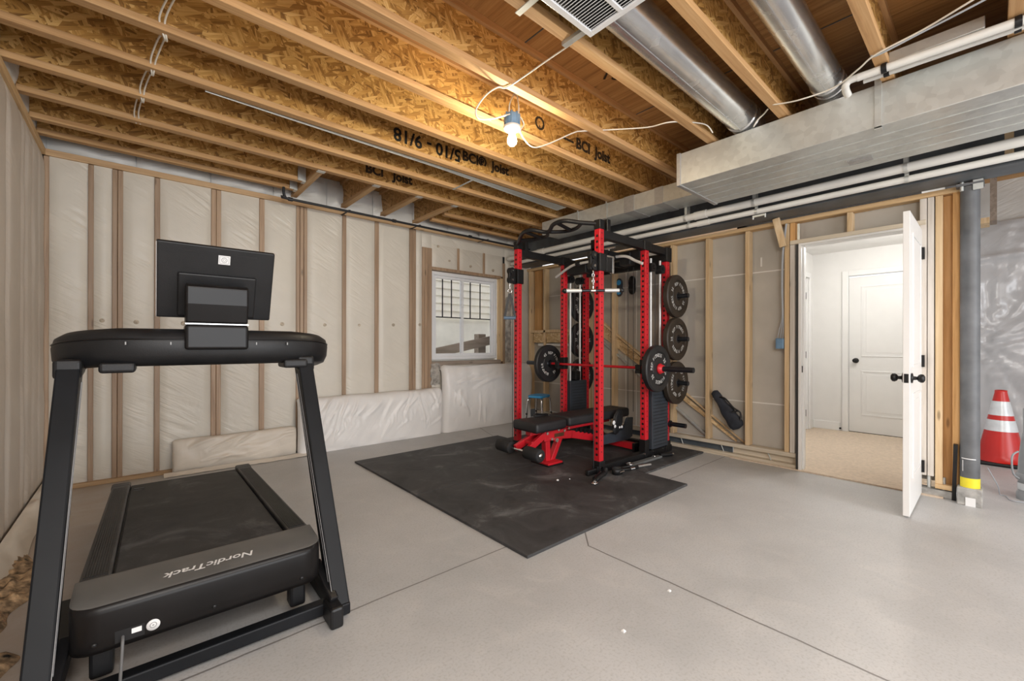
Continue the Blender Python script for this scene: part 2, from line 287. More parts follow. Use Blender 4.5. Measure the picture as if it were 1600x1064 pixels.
# ------------------------------------------------------------------ mesh helpers
WORLD = {}          # object name -> its world matrix, so parts can be given in world coordinates
class MB:
    def __init__(s): s.v = []; s.f = []; s.sm = []
    def add(s, vs, fs, smooth=False):
        b = len(s.v); s.v += [Vector(v) for v in vs]
        s.f += [tuple(b+i for i in f) for f in fs]; s.sm += [smooth]*len(fs); return s
    def box(s, x0, x1, y0, y1, z0, z1):
        vs = [(x, y, z) for z in (z0, z1) for y in (y0, y1) for x in (x0, x1)]
        return s.add(vs, [(0,2,3,1), (4,5,7,6), (0,1,5,4), (2,6,7,3), (0,4,6,2), (1,3,7,5)])
    def obox(s, c, size, mat):
        h = [k/2 for k in size]
        vs = [Vector(c) + mat @ Vector((sx*h[0], sy*h[1], sz*h[2])) for sz in (-1,1) for sy in (-1,1) for sx in (-1,1)]
        return s.add(vs, [(0,2,3,1), (4,5,7,6), (0,1,5,4), (2,6,7,3), (0,4,6,2), (1,3,7,5)])
    def bar(s, a, b, w, h, up=(0,0,1)):
        """rectangular bar from a to b, w across, h along up"""
        a = Vector(a); b = Vector(b); d = (b-a).normalized(); u = Vector(up)
        x = d.cross(u)
        if x.length < 1e-5: x = d.cross(Vector((1,0,0)))
        x.normalize(); u = x.cross(d).normalized()
        m = Matrix((d, x, u)).transposed()
        return s.obox((a+b)/2, ((b-a).length, w, h), m)
    def cyl(s, a, b, r, n=16, r2=None, caps=True):
        a = Vector(a); b = Vector(b); r2 = r if r2 is None else r2
        d = (b-a).normalized(); x = d.orthogonal().normalized(); y = d.cross(x)
        vs = []
        for p, rr in ((a, r), (b, r2)):
            for i in range(n):
                t = 2*PI*i/n; vs.append(p + (x*math.cos(t)+y*math.sin(t))*rr)
        s.add(vs, [(i, (i+1)%n, n+(i+1)%n, n+i) for i in range(n)], True)
        if caps: s.add(vs, [tuple(range(n-1,-1,-1)), tuple(range(n, 2*n))])
        return s
    def tube(s, pts, r, n=10, closed=False, caps=True):
        pts = [Vector(p) for p in pts]; k = len(pts)
        rs = r if isinstance(r, (list, tuple)) else [r]*k
        frames = []; up = None
        for i in range(k):
            if closed: d = pts[(i+1)%k]-pts[i-1]
            else: d = pts[min(i+1,k-1)]-pts[max(i-1,0)]
            d.normalize()
            if up is None: up = d.orthogonal().normalized()
            up = (up - d*up.dot(d))
            if up.length < 1e-6: up = d.orthogonal()
            up.normalize(); frames.append((up.copy(), d.cross(up)))
        vs = []
        for i in range(k):
            u, w = frames[i]
            for j in range(n):
                t = 2*PI*j/n; vs.append(pts[i] + (u*math.cos(t)+w*math.sin(t))*rs[i])
        fs = []
        for i in range(k if closed else k-1):
            a = i*n; b = ((i+1)%k)*n
            fs += [(a+j, a+(j+1)%n, b+(j+1)%n, b+j) for j in range(n)]
        s.add(vs, fs, True)
        if caps and not closed: s.add(vs, [tuple(range(n-1,-1,-1)), tuple(range((k-1)*n, k*n))])
        return s
    def lathe(s, prof, o=(0,0,0), ax=(0,0,1), n=32, smooth=True):
        """prof: (radius, distance along ax)"""
        o = Vector(o); d = Vector(ax).normalized(); x = d.orthogonal().normalized(); y = d.cross(x)
        vs = []
        for r, h in prof:
            for i in range(n):
                t = 2*PI*i/n; vs.append(o + d*h + (x*math.cos(t)+y*math.sin(t))*r)
        fs = []
        for k in range(len(prof)-1):
            fs += [(k*n+i, k*n+(i+1)%n, (k+1)*n+(i+1)%n, (k+1)*n+i) for i in range(n)]
        return s.add(vs, fs, smooth)
    def prism(s, poly, axis, a, b):
        """poly of 2-D points; axis 'X': (y,z), 'Y': (x,z), 'Z': (x,y); from a to b along axis"""
        def P(p, t): return {'X': (t, p[0], p[1]), 'Y': (p[0], t, p[1]), 'Z': (p[0], p[1], t)}[axis]
        n = len(poly); vs = [P(p, a) for p in poly] + [P(p, b) for p in poly]
        return s.add(vs, [tuple(range(n)), tuple(range(2*n-1, n-1, -1))] + [(i, n+i, n+(i+1)%n, (i+1)%n) for i in range(n)])
    def grid(s, fn, nu, nv, smooth=True):
        vs = [fn(i/nu, j/nv) for j in range(nv+1) for i in range(nu+1)]
        fs = [(j*(nu+1)+i, j*(nu+1)+i+1, (j+1)*(nu+1)+i+1, (j+1)*(nu+1)+i) for j in range(nv) for i in range(nu)]
        return s.add(vs, fs, smooth)
    def build(s, name, mat, parent=None, world=True, bevel=0.0, seg=2, smooth=None, subsurf=0, fix=True):
        me = bpy.data.meshes.new(name)
        vs = s.v
        if parent is not None and world:
            mi = WORLD[parent.name].inverted(); vs = [mi @ v for v in vs]
        me.from_pydata([tuple(v) for v in vs], [], s.f)
        for p, q in zip(me.polygons, s.sm): p.use_smooth = q if smooth is None else smooth
        if fix:
            bm = bmesh.new(); bm.from_mesh(me)
            bmesh.ops.recalc_face_normals(bm, faces=bm.faces); bm.to_mesh(me); bm.free()
        me.materials.append(M[mat] if isinstance(mat, str) else mat)
        o = bpy.data.objects.new(name, me); COL.objects.link(o)
        if parent is not None: o.parent = parent; WORLD[o.name] = WORLD[parent.name].copy()
        else: WORLD[o.name] = Matrix.Identity(4)
        if bevel:
            bv = o.modifiers.new('edge', 'BEVEL'); bv.width = bevel; bv.segments = seg; bv.limit_method = 'ANGLE'; bv.angle_limit = 0.6
            bv.harden_normals = False
        if subsurf:
            ss = o.modifiers.new('smooth', 'SUBSURF'); ss.levels = subsurf; ss.render_levels = subsurf
        return o
def tag(o, label=None, cat=None, group=None, kind=None):
    if label: o['label'] = label
    if cat: o['category'] = cat
    if group: o['group'] = group
    if kind: o['kind'] = kind
    return o
def thing(name, label, cat, loc=(0,0,0), rz=0.0, group=None, kind=None):
    o = bpy.data.objects.new(name, None); COL.objects.link(o)
    o.location = loc; o.rotation_euler = (0, 0, rz); o.empty_display_size = 0.1
    WORLD[o.name] = Matrix.Translation(loc) @ Matrix.Rotation(rz, 4, 'Z')
    return tag(o, label, cat, group, kind)
def struct(o): o['kind'] = 'structure'; return o
_font_cache = {}
def text_verts(body, size, shear=0.0, offset=0.0, align='CENTER', res=3):
    """flat lettering outline as (verts, faces) in the XY plane"""
    key = (body, size, shear, offset, align)
    if key in _font_cache: return _font_cache[key]
    c = bpy.data.curves.new('lettering', 'FONT'); c.body = body; c.size = size; c.shear = shear; c.offset = offset
    c.align_x = align; c.align_y = 'CENTER'; c.resolution_u = res
    o = bpy.data.objects.new('lettering', c); COL.objects.link(o)
    dg = bpy.context.evaluated_depsgraph_get(); dg.update()
    me = bpy.data.meshes.new_from_object(o.evaluated_get(dg))
    r = ([v.co.copy() for v in me.vertices], [tuple(p.vertices) for p in me.polygons])
    bpy.data.objects.remove(o); bpy.data.curves.remove(c); bpy.data.meshes.remove(me)
    _font_cache[key] = r; return r
def put_text(mb, body, size, o, right, up, **kw):
    vs, fs = text_verts(body, size, **kw)
    o = Vector(o); r = Vector(right).normalized(); u = Vector(up).normalized()
    return mb.add([o + r*v.x + u*v.y for v in vs], fs)
def ring_text(mb, body, size, radius, mid, c, right, up, spread):
    """letters around a circle; mid = angle of the middle letter (0 = up, clockwise)"""
    n = len(body); r0 = Vector(right).normalized(); u0 = Vector(up).normalized(); c = Vector(c)
    for i, ch in enumerate(body):
        if ch == ' ': continue
        t = mid + (i-(n-1)/2)*spread
        u = u0*math.cos(t) + r0*math.sin(t); r = r0*math.cos(t) - u0*math.sin(t)
        put_text(mb, ch, size, c + u*radius, r, u, offset=0.0)
def smoothpath(pts, k=6):
    """Catmull-Rom through pts"""
    P = [Vector(p) for p in pts]; out = []
    for i in range(len(P)-1):
        p0 = P[max(i-1,0)]; p1 = P[i]; p2 = P[i+1]; p3 = P[min(i+2,len(P)-1)]
        for j in range(k):
            t = j/k
            out.append(0.5*((2*p1)+(p2-p0)*t+(2*p0-5*p1+4*p2-p3)*t*t+(3*p1-p0-3*p2+p3)*t**3))
    out.append(P[-1]); return out

# ------------------------------------------------------------------ camera, world, lamps
cam = bpy.data.cameras.new('camera'); co = bpy.data.objects.new('camera', cam); COL.objects.link(co)
cam.sensor_width = 36.0; cam.lens = 662.2/1600*36; cam.shift_y = 5.8/1600; cam.clip_start = 0.02
yaw, pit, rol = (math.radians(a) for a in (41.325, 0.045, 0.117))
fw = Vector((math.sin(yaw)*math.cos(pit), math.cos(yaw)*math.cos(pit), math.sin(pit)))
rt = Vector((math.cos(yaw), -math.sin(yaw), 0)); up = rt.cross(fw)
rt, up = rt*math.cos(rol)+up*math.sin(rol), up*math.cos(rol)-rt*math.sin(rol)
co.matrix_world = Matrix(((rt.x, up.x, -fw.x, 0), (rt.y, up.y, -fw.y, 0), (rt.z, up.z, -fw.z, 1.15), (0, 0, 0, 1)))
SC.camera = co
w = bpy.data.worlds.new('daylight'); SC.world = w; w.use_nodes = True
bg = w.node_tree.nodes['Background']; bg.inputs[0].default_value = (0.97, 0.98, 1.0, 1); bg.inputs[1].default_value = 1.4
def lamp(kind, name, loc, energy, col, size=0.1, rot=(0,0,0), sy=None):
    l = bpy.data.lights.new(name, kind); l.energy = energy; l.color = col
    if kind == 'AREA':
        l.size = size
        if sy: l.shape = 'RECTANGLE'; l.size_y = sy
    else: l.shadow_soft_size = size
    o = bpy.data.objects.new(name, l); COL.objects.link(o); o.location = loc; o.rotation_euler = rot; return o
lamp('POINT', 'hall_ceiling_light', (5.87, 0.62, 2.28), 27, (1.0, 0.96, 0.91), 0.07)
lamp('AREA', 'hall_fill_light', (5.5, 0.95, 2.38), 5, (1.0, 0.98, 0.95), 1.4, (0, 0, 0), 0.9)  # added fill to even out the hall walls; there is no skylight
lamp('AREA', 'basement_fill_light', (0.9, -1.3, 2.62), 55, (1.0, 0.985, 0.96), 1.2, (0, 0, 0), 0.6)  # added fill behind the camera, not a known fixture
lamp('AREA', 'basement_fill_light', (3.3, -1.9, 2.40), 40, (1.0, 0.985, 0.96), 1.2, (0, 0, 0), 0.6)  # second added fill behind the camera, further right
lamp('AREA', 'rear_fill_light', (1.4, -4.9, 1.25), 230, (0.95, 0.97, 1.0), 4.5, (PI/2, 0, 0), 2.2)  # added broad cool fill from the open rear end; no patio door there
def aim(a, b): return (Vector(b)-Vector(a)).to_track_quat('-Z', 'Y').to_euler()
lamp('AREA', 'rack_fill_light', (-0.25, -1.1, 2.25), 55, (1.0, 0.98, 0.95), 0.9, aim((-0.25, -1.1, 2.25), (4.3, 2.9, 1.2)))  # added fill beside the camera, brightens the rack and right wall
SC.view_settings.view_transform = 'Standard'; SC.view_settings.look = 'None'; SC.view_settings.gamma = 1.0
SC.view_settings.exposure = -0.12

JB, JT = 2.70, 3.00          # joist undersides, subfloor underside
YB = 4.83                    # face of the back wall
XL = -0.55                   # face of the left wall
XR = 4.55                    # face of the framed wall
# ------------------------------------------------------------------ floor and ceiling
struct(MB().box(XL-0.1, 7.3, -5.0, 5.0, -0.1, 0.0).build('floor', 'concrete'))
struct(MB().box(XL-0.3, 7.5, -5.0, 5.05, JT, JT+0.02).build('ceiling', 'plywood'))
for i, (y0, y1, x) in enumerate(((-5, 5, 0.55), (-5, 5, 1.77), (-5, 5, 2.99), (-5, 5, 4.2))):
    struct(MB().box(x-0.004, x+0.004, y0, y1, JT-0.003, JT+0.001).build('trim_%d' % (i+1), 'steel_beam'))
# stencilled panel number on the subfloor
t = MB(); put_text(t, '12', 0.16, (2.42, 1.72, JT-0.004), (0.8, -0.6, 0), (0.6, 0.8, 0)); o = t.build('panel_number', 'ink', bpy.data.objects['ceiling'], fix=False)

# ------------------------------------------------------------------ I-joists
def joist(yb, x0, x1, label, along='X', stamp=None):
    yc = yb - 0.029
    if along == 'X': bx = lambda a, b, z0, z1: MB().box(x0, x1, yc+a, yc+b, z0, z1)
    else: bx = lambda a, b, z0, z1: MB().box(yc+a, yc+b, x0, x1, z0, z1)
    base = ((x0+x1)/2, yc, JB) if along == 'X' else (yc, (x0+x1)/2, JB)
    t = thing('floor_joist', label, 'joist', base, group='engineered floor joists overhead')
    fm = 'flange' if along == 'X' else 'flange_y'
    bx(-0.029, 0.029, JB, JB+0.038).build('bottom_flange', fm, t, bevel=0.002, seg=1)
    bx(-0.029, 0.029, JT-0.038, JT-0.001).build('top_flange', fm, t)
    wb = bx(-0.005, 0.005, JB+0.038, JT-0.038).build('web', 'osb' if along == 'X' else 'osb_y', t)
    if stamp:
        for (txt, x, z, size, mat, r, nm) in stamp:
            m = MB(); put_text(m, txt, size, (x, yc-0.0075, z), (r, 0, 0), (0, 0, r), offset=0.005 if mat == 'ink' else 0.004)
            m.build(nm, mat, wb, fix=False)
    return t
X0, X1 = XL-0.02, 5.3
joist(4.69, X0, 1.17, 'wooden floor joist tight above the back wall, left of the short stubs')
joist(4.402, X0, 1.17, 'second joist out from the back wall, ending left of the short stubs')
joist(4.69, 2.74, X1, 'short joist tight above the back wall, between the stubs and the duct')
joist(4.402, 2.74, X1, 'second joist from the back wall, right of the short stubs')
joist(3.995, X0, X1, 'full joist that the four short stubs butt into, with a faint stamp', stamp=[('BCI   Joist', 1.86, 2.83, 0.12, 'ink', 1, 'stamp')])
joist(3.588, X0, X1, 'joist between the stub-carrying joist and the one with the steel channel')
joist(3.18, X0, X1, 'joist with black handwritten numbers, stamp and a steel channel along its underside',
      stamp=[('BCI®  Joist', 2.44, 2.842, 0.12, 'ink', 1, 'stamp'), ('5/10 - 9/18', 1.83, 2.83, 0.145, 'marker', -1, 'handwriting')])
joist(2.77, X0, X1, 'joist just in front of the handwritten one, behind the bulb')
joist(2.365, X0, X1, 'joist directly behind the bare bulb, with a dark stamp toward the duct', stamp=[('— BCI  Joist', 2.92, 2.85, 0.125, 'ink', 1, 'stamp'), ('®', 2.33, 2.86, 0.13, 'ink', 1, 'stamp')])
joist(1.955, X0, X1, 'joist just in front of the bare bulb, with white cable looped below')
joist(1.46, X0, X1, 'joist carrying the metal strap of the return air grille')
joist(0.975, X0, X1, 'joist between the two round metal ducts')
joist(0.44, X0, X1, 'joist beside the thinner round duct, white pipes clipped to its end')
joist(-0.042, X0, X1, 'joist at the top right edge, white pipes clipped across it')
for y in (-0.53, -1.02): joist(y, X0, X1, 'joist beyond the top edge of the view')
for i, x in enumerate((1.251, 1.769, 2.235, 2.68)):
    joist(x, 3.972, 4.92, ('first', 'second', 'third', 'fourth')[i] + ' short joist stub from the left over the window bay', 'Y')
# joist hangers on the stub ends
for i, (x, y) in enumerate(((1.222, 3.945), (1.74, 3.945), (2.206, 3.945), (2.651, 3.945))):
    m = MB().box(x-0.034, x+0.034, y+0.022, y+0.075, JB-0.004, JB-0.0005).box(x-0.036, x-0.0305, y+0.022, y+0.07, JB, JB+0.13).box(x+0.0305, x+0.036, y+0.022, y+0.07, JB, JB+0.13)
    tag(m.build('joist_hanger', 'galv'), 'galvanised hanger under the %s short stub from the left' % ('first', 'second', 'third', 'fourth')[i], 'bracket', 'metal hangers of the short stubs')
for y, w_ in ((4.402, 'the second joist from the back wall'), (4.69, 'the joist tight above the back wall')):
    m = MB().box(1.16, 1.19, y-0.063, y+0.004, JB-0.004, JB-0.0005).box(1.12, 1.19, y-0.068, y-0.060, JB, JB+0.22)
    tag(m.build('joist_hanger', 'galv'), 'galvanised hanger at the cut end of %s' % w_, 'bracket', 'metal hangers of the cut joists')
# steel channel along the underside of the stamped joist, opening to a pan near the duct
m = MB().add([(0.3, 3.184, JB-0.001), (2.0, 3.184, JB-0.001), (3.62, 3.184, JB-0.001), (3.62, 3.33, JB-0.001), (2.0, 3.225, JB-0.001), (0.3, 3.196, JB-0.001)], [(0,1,4,5), (1,2,3,4)])
for a, b in (((0.3, 3.196), (2.0, 3.225)), ((2.0, 3.225), (3.62, 3.33))):
    m.bar((a[0], a[1], JB+0.012), (b[0], b[1], JB+0.012), 0.003, 0.03)
m.bar((2.35, 3.22, JB-0.003), (2.35, 3.57, JB-0.003), 0.02, 0.003)
tag(m.build('metal_channel', 'galv', fix=False), 'grey steel channel along the underside of the handwritten joist', 'channel')

# ------------------------------------------------------------------ back wall: studs and insulation under plastic
WB = thing('wall_back', None, None, (2, YB, 0), kind='structure')
STUDS = [(-0.557,-0.528), (-0.313,-0.281), (-0.171,-0.139), (-0.137,-0.105), (0.097,0.135), (0.503,0.541), (0.543,0.579), (0.896,0.941),
         (1.235,1.268), (1.271,1.306), (1.309,1.342), (1.711,1.754), (2.09,2.138), (2.539,2.582), (2.584,2.628)]
for a, b in STUDS:
    MB().box(a, b, YB, YB+0.06, 0.03, 2.60).build('stud', 'wall_stud', WB, bevel=0.004)
for a, b in ((2.719,2.757), (2.759,2.797), (2.799,2.859)):
    MB().box(a, b, YB, YB+0.06, 0.03, 2.40).build('stud', 'wall_stud', WB, bevel=0.004)
MB().box(4.07, 4.11, YB, YB+0.06, 0.03, 2.36).build('stud', 'wall_stud', WB, bevel=0.004)
MB().box(4.03, 4.068, YB+0.004, YB+0.1, 0.9, 2.13).build('stud', 'stud', WB, bevel=0.003)
for a, b in ((3.26,3.29), (3.70,3.73)): MB().box(a, b, YB, YB+0.06, 2.16, 2.46).build('stud', 'wall_stud', WB, bevel=0.003)
MB().box(2.86, 4.03, YB, YB+0.1, 2.125, 2.165).build('header', 'wall_stud', WB, bevel=0.004)
MB().box(2.86, 4.03, YB+0.0, YB+0.12, 0.87, 0.925).build('rough_sill', 'weathered', WB, bevel=0.004)
MB().box(XL, XR+0.1, YB-0.005, YB+0.1, 2.605, 2.655).build('top_plate', 'plate_x', WB, bevel=0.003)
MB().box(XL, 0.9, YB-0.02, YB+0.1, 0.0, 0.035).build('bottom_plate', 'plate_x', WB, bevel=0.004)
def bay(x0, x1, z0, z1, mat='foam', seed=0, parent=WB, plane='Y', off=YB, depth=0.022):
    nu = max(4, int((x1-x0)/0.03)); nv = max(6, int((z1-z0)/0.07))
    def fn(u, v):
        x = x0+(x1-x0)*u; z = z0+(z1-z0)*v
        eu = min(u, 1-u)*(x1-x0); ev = min(v, 1-v)*(z1-z0)
        k = (1-math.exp(-eu/0.02))*(1-math.exp(-ev/0.04))
        n = noise.fractal(Vector((x*2.3+seed, z*1.9, seed*3.1)), 1.0, 2.0, 4)
        d = 0.016 - k*(depth + 0.006*n)
        return (x, off+d, z) if plane == 'Y' else (off-d, x, z)
    return MB().grid(fn, nu, nv).build('insulation_panel', mat, parent, fix=True)
edges = [s for s in STUDS]
segs = [(STUDS[i][1], STUDS[i+1][0]) for i in range(len(STUDS)-1) if STUDS[i+1][0]-STUDS[i][1] > 0.02]
for i, (a, b) in enumerate(segs): bay(a, b, 0.03, 2.61, seed=i)
bay(2.628, 2.719, 0.03, 2.61, seed=20); bay(2.719, 2.86, 2.40, 2.61, seed=21)
bay(2.86, 3.26, 2.16, 2.46, seed=22); bay(3.29, 3.70, 2.16, 2.46, seed=23); bay(3.73, 4.07, 2.16, 2.46, seed=24); bay(2.86, 4.11, 2.46, 2.61, seed=27, depth=0.012)
bay(2.86, 4.03, 0.03, 0.88, seed=25); bay(4.11, XR+0.1, 0.03, 2.61, seed=26)
MB().box(XL-0.1, 2.80, YB+0.05, YB+0.09, 0, 2.62).box(4.05, XR+0.4, YB+0.05, YB+0.09, 0, 2.62).box(2.80, 4.05, YB+0.05, YB+0.09, 0, 0.9).box(2.80, 4.05, YB+0.05, YB+0.09, 2.14, 2.62).build('sheathing', 'shadow_gap', WB)
# puckered fixings through the plastic, grey smear round the window
k = 0
for x, z in ((-0.02, 1.335), (-0.23, 1.34), (0.30, 1.335), (0.72, 1.36), (1.10, 1.355), (1.52, 1.36), (1.9, 1.37), (2.32, 1.385), (0.98, 1.72), (2.68, 1.40),
             (2.95, 2.44), (3.12, 2.27), (3.47, 2.24), (3.87, 2.23), (4.3, 1.3)):
    k += 1
    rr = random.uniform(0.016, 0.026)
    MB().lathe([(0.001, 0.002), (rr*0.35, 0.006), (rr*0.55, 0.0015), (rr*0.9, 0.006), (rr, -0.01)], (x, YB-0.005, z), (0, -1, 0), 12).build('fixing_dimple', 'tuft', WB)
def smear(x0, x1, z0, z1, y):
    def fn(u, v):
        x = x0+(x1-x0)*u; z = z0+(z1-z0)*v; n = noise.noise(Vector((x*18, z*18, 3)))
        e = min(u, 1-u, v, 1-v); return (x+0.02*n*(e < 0.1), y-0.004-0.004*n-0.006*(e > 0.1), z+0.02*n*(e < 0.1))
    return MB().grid(fn, 14, 24).build('mastic_smear', 'spackle', WB)
smear(2.84, 2.98, 0.62, 0.90, YB-0.006); smear(4.11, 4.22, 0.88, 1.85, YB-0.006)
# rim insulation above the plates
m = MB()
def batt(fn_name, x0, x1, y, z0, z1, seed, axis='Y'):
    def fn(u, v):
        x = x0+(x1-x0)*u; z = z0+(z1-z0)*v
        e = (min(u, 1-u)*6 if min(u, 1-u)*6 < 1 else 1)*(min(v, 1-v)*5 if min(v, 1-v)*5 < 1 else 1)
        d = 0.05*e*(0.6+0.8*noise.noise(Vector((x*5+seed, z*6, seed))))
        return (x, y-d, z) if axis == 'Y' else (y+d, x, z)
    return MB().grid(fn, 14, 10).build(fn_name, 'batt', WB if axis == 'Y' else WL)
MB().box(XL-0.1, XR+0.8, YB+0.10, YB+0.12, 2.6, JT).build('rim_board', 'batt', WB)
for i in range(10): batt('rim_batt', XL+i*0.53, XL+(i+1)*0.53-0.01, YB+0.09, 2.65, JT-0.01, i)

# ------------------------------------------------------------------ left wall
WL = thing('wall_left', None, None, (XL, 2, 0), kind='structure')
ys = [-5.0, -3.0, -1.0, 0.4, 1.2, 1.6, 2.0, 2.4, 2.8, 3.2, 3.6, 3.98, 4.12, 4.34, 4.57, YB+0.02]
for i in range(len(ys)-1): bay(ys[i], ys[i+1], 0.05, 2.61, 'foam_left', 40+i, WL, 'X', XL, 0.02)
MB().box(XL-0.06, XL-0.03, -5, YB+0.1, 0, 2.62).build('sheathing', 'wall_stud', WL)
MB().box(XL-0.12, XL-0.08, -5, YB+0.1, 2.6, JT).build('rim_board', 'batt', WL)
MB().box(XL-0.06, XL+0.004, -5, YB, 2.605, 2.655).build('top_plate', 'plate', WL, bevel=0.003)
MB().box(XL-0.06, XL+0.01, -5, YB, 0.0, 0.05).build('bottom_plate', 'plate', WL, bevel=0.003)
for i, (a, b) in enumerate(((4.41, 4.66), (4.01, 4.37), (3.6, 3.96), (3.2, 3.55), (2.8, 3.14), (2.38, 2.73))): batt('rim_batt', a, b, XL-0.04, 2.66, JT-0.01, 60+i, 'X')
# brown spray foam and loose plastic along the foot of the left wall
def fn(u, v):
    y = 0.4+3.3*v; wd = 0.17+0.09*noise.noise(Vector((y*2.1, 0, 5)))+0.06*noise.noise(Vector((y*7, 1, 5)))
    if y > 3.2: wd *= max(0.1, 1-(y-3.2)*1.9)
    x = XL+0.012+max(0.03, wd)*u
    n = noise.fractal(Vector((x*22, y*19, 2)), 1.0, 2.0, 4)
    h = (0.045*(1-u)**0.6+0.022*math.sin(min(1, u)*PI))*(0.8+0.55*n)
    return (x, y, max(0.001, h))
MB().grid(fn, 22, 200).build('spray_foam_fillet', 'dirt', WL)
def fn(u, v):
    y = 2.3+2.5*v; x = XL+0.012+(0.05+0.11*v)*u*(0.8+0.5*noise.noise(Vector((y*1.7, 3, 1))))
    h = 0.11*(1-u)+0.035*math.sin(u*3.1)*(1+noise.noise(Vector((x*14, y*5, 7))))+0.006
    return (x, y, max(0.004, h))
MB().grid(fn, 12, 90).build('plastic_skirt', 'bag_dusty', WL)

# ------------------------------------------------------------------ window and what is seen through it
def window(name, x0, x1, z0, z1, xm, y):
    W = thing(name, None, None, ((x0+x1)/2, y, z0), kind='structure')
    f = 0.045
    MB().box(x0, x0+f, y, y+0.07, z0, z1).box(x1-f, x1, y, y+0.07, z0, z1).box(x0+f, x1-f, y, y+0.07, z0, z0+f).box(x0+f, x1-f, y, y+0.07, z1-f, z1).build('window_frame', 'vinyl_white', W, bevel=0.004)
    for i, (a, b, yy) in enumerate(((x0+f, xm+0.02, y+0.02), (xm-0.02, x1-f, y+0.035))):
        s = 0.038
        sa = MB().box(a, a+s, yy, yy+0.03, z0+f, z1-f).box(b-s, b, yy, yy+0.03, z0+f, z1-f).box(a+s, b-s, yy, yy+0.03, z0+f, z0+f+s).box(a+s, b-s, yy, yy+0.03, z1-f-s, z1-f).build('sash', 'vinyl_white', W, bevel=0.003)
        MB().box(a+s, b-s, yy+0.012, yy+0.016, z0+f+s, z1-f-s).build('pane', 'glass', sa)
        g = MB(); za = z0+0.49*(z1-z0)
        for k in (0.28, 0.63): x = a+s+(b-a-2*s)*k; g.box(x-0.007, x+0.007, yy+0.019, yy+0.028, za, z1-f-s)
        g.box(a+s, b-s, yy+0.019, yy+0.028, za-0.007, za+0.007)
        g.build('grille_bars', 'black', sa)
    for z in (z0+0.28, z0+0.76): MB().box(xm-0.012, xm+0.012, y+0.005, y+0.02, z-0.03, z+0.03).build('latch', 'vinyl_white', W, bevel=0.003)
    MB().box(x0-0.01, x1+0.02, y+0.07, y+0.4, z0-0.06, z0-0.002).build('window_sill', 'well', W)
    return W
window('window_1', 2.875, 3.985, 0.945, 2.115, 3.385, YB+0.045)
m = MB()
for i in range(13):
    z = 1.63+i*0.135; m.add([(1.5, 6.60, z), (6.8, 6.60, z), (6.8, 6.625, z+0.135), (1.5, 6.625, z+0.135), (1.5, 6.64, z), (6.8, 6.64, z)], [(0,1,2,3), (0,4,5,1)])
tag(m.build('lap_siding', 'siding', fix=False), 'cream lap siding of the house part seen through the window', 'siding', kind='structure')
tag(MB().box(1.2, 7.0, 6.66, 6.72, -0.5, 1.66).build('well_panel', 'well'), 'pale window well panel below the siding outside', 'panel', kind='structure')
tag(MB().box(1.2, 7.2, 4.95, 6.7, -0.15, -0.05).build('ground_outside', 'well'), None, None, kind='structure')
tag(MB().bar((2.9, 5.5, 0.945), (4.9, 5.5, 1.32), 0.04, 0.14).build('leaning_board', 'weathered', bevel=0.003), 'weathered grey board leaning outside behind the window glass', 'board')
tag(MB().box(4.16, 4.31, 5.56, 5.68, -0.05, 1.32).build('timber_post', 'weathered', bevel=0.003), 'short weathered timber post standing behind the leaning board outside', 'post')

# ------------------------------------------------------------------ plastic-wrapped foundation ledge under the back wall
def wrap(name, label, x0, x1, ytop, ybot, ztop, mat, seed, folds, nu=90, nv=60):
    """a soft wrapped ledge bulging out from the wall and tucked in at the floor; folds: (x, z, angle, length, width, height)"""
    dep = YB-0.032-ybot
    def crease(x, z):
        d = 0
        for fx, fz, fa, fl, fw_, fh in folds:
            dx = x-fx; dz_ = z-fz
            if abs(dx) > fl+0.05 or abs(dz_) > fl+0.05: continue
            s = dx*math.cos(fa)+dz_*math.sin(fa); q = -dx*math.sin(fa)+dz_*math.cos(fa)
            if s < -0.02 or s > fl: continue
            t = s/fl; q += 0.10*fl*math.sin(t*2.2)*(1 if fx*37 % 1 > 0.5 else -1)
            tp = max(0, math.sin(max(0, min(1, t))*PI))**0.6
            w = fw_*(0.6+0.8*t)
            d += fh*tp*(math.exp(-(q/w)**2)-0.55*math.exp(-((q-1.9*w)/(1.3*w))**2))
        return d
    def fn(u, v):
        x = x0+(x1-x0)*u
        e = min(1, min(u, 1-u)*(x1-x0)/0.07); e = math.sqrt(max(0, 1-(1-e)**2))
        zt = ztop*(1+0.045*noise.noise(Vector((x*2.2, seed, 1))))
        if v < 0.72:
            a = v/0.72*PI/2; cs = math.sin(a)**0.62; sn = math.cos(a)**0.42
            y = YB-0.032-dep*cs; z = zt*0.42+(zt*0.58)*sn
        else:
            t = (v-0.72)/0.28; y = ybot+0.035*t*t; z = zt*0.42*(1-t)
        n = noise.fractal(Vector((x*2.4+seed, z*2.6, seed)), 1.0, 2.0, 3)
        d = 0.030*n + crease(x, z)
        k = min(1, v/0.1)*min(1, (1-v)/0.04)
        yy = (YB-0.032)+(y-YB+0.032)*(0.35+0.65*e)
        return (x, yy-d*k*e, max(0.0015, z*(0.93+0.07*e)))
    return tag(MB().grid(fn, nu, nv).build(name, mat), label, 'plastic cover', 'plastic wrapped foundation steps along the back wall')
RF = random.Random(11)
def folds_diag(x0, x1, z1, n, a0, a1, l0=0.15, l1=0.4, h=1.0):
    return [(RF.uniform(x0, x1), RF.uniform(0.03, z1), math.radians(RF.uniform(a0, a1)), RF.uniform(l0, l1), RF.uniform(0.009, 0.020), h*RF.uniform(0.014, 0.030)) for _ in range(n)]
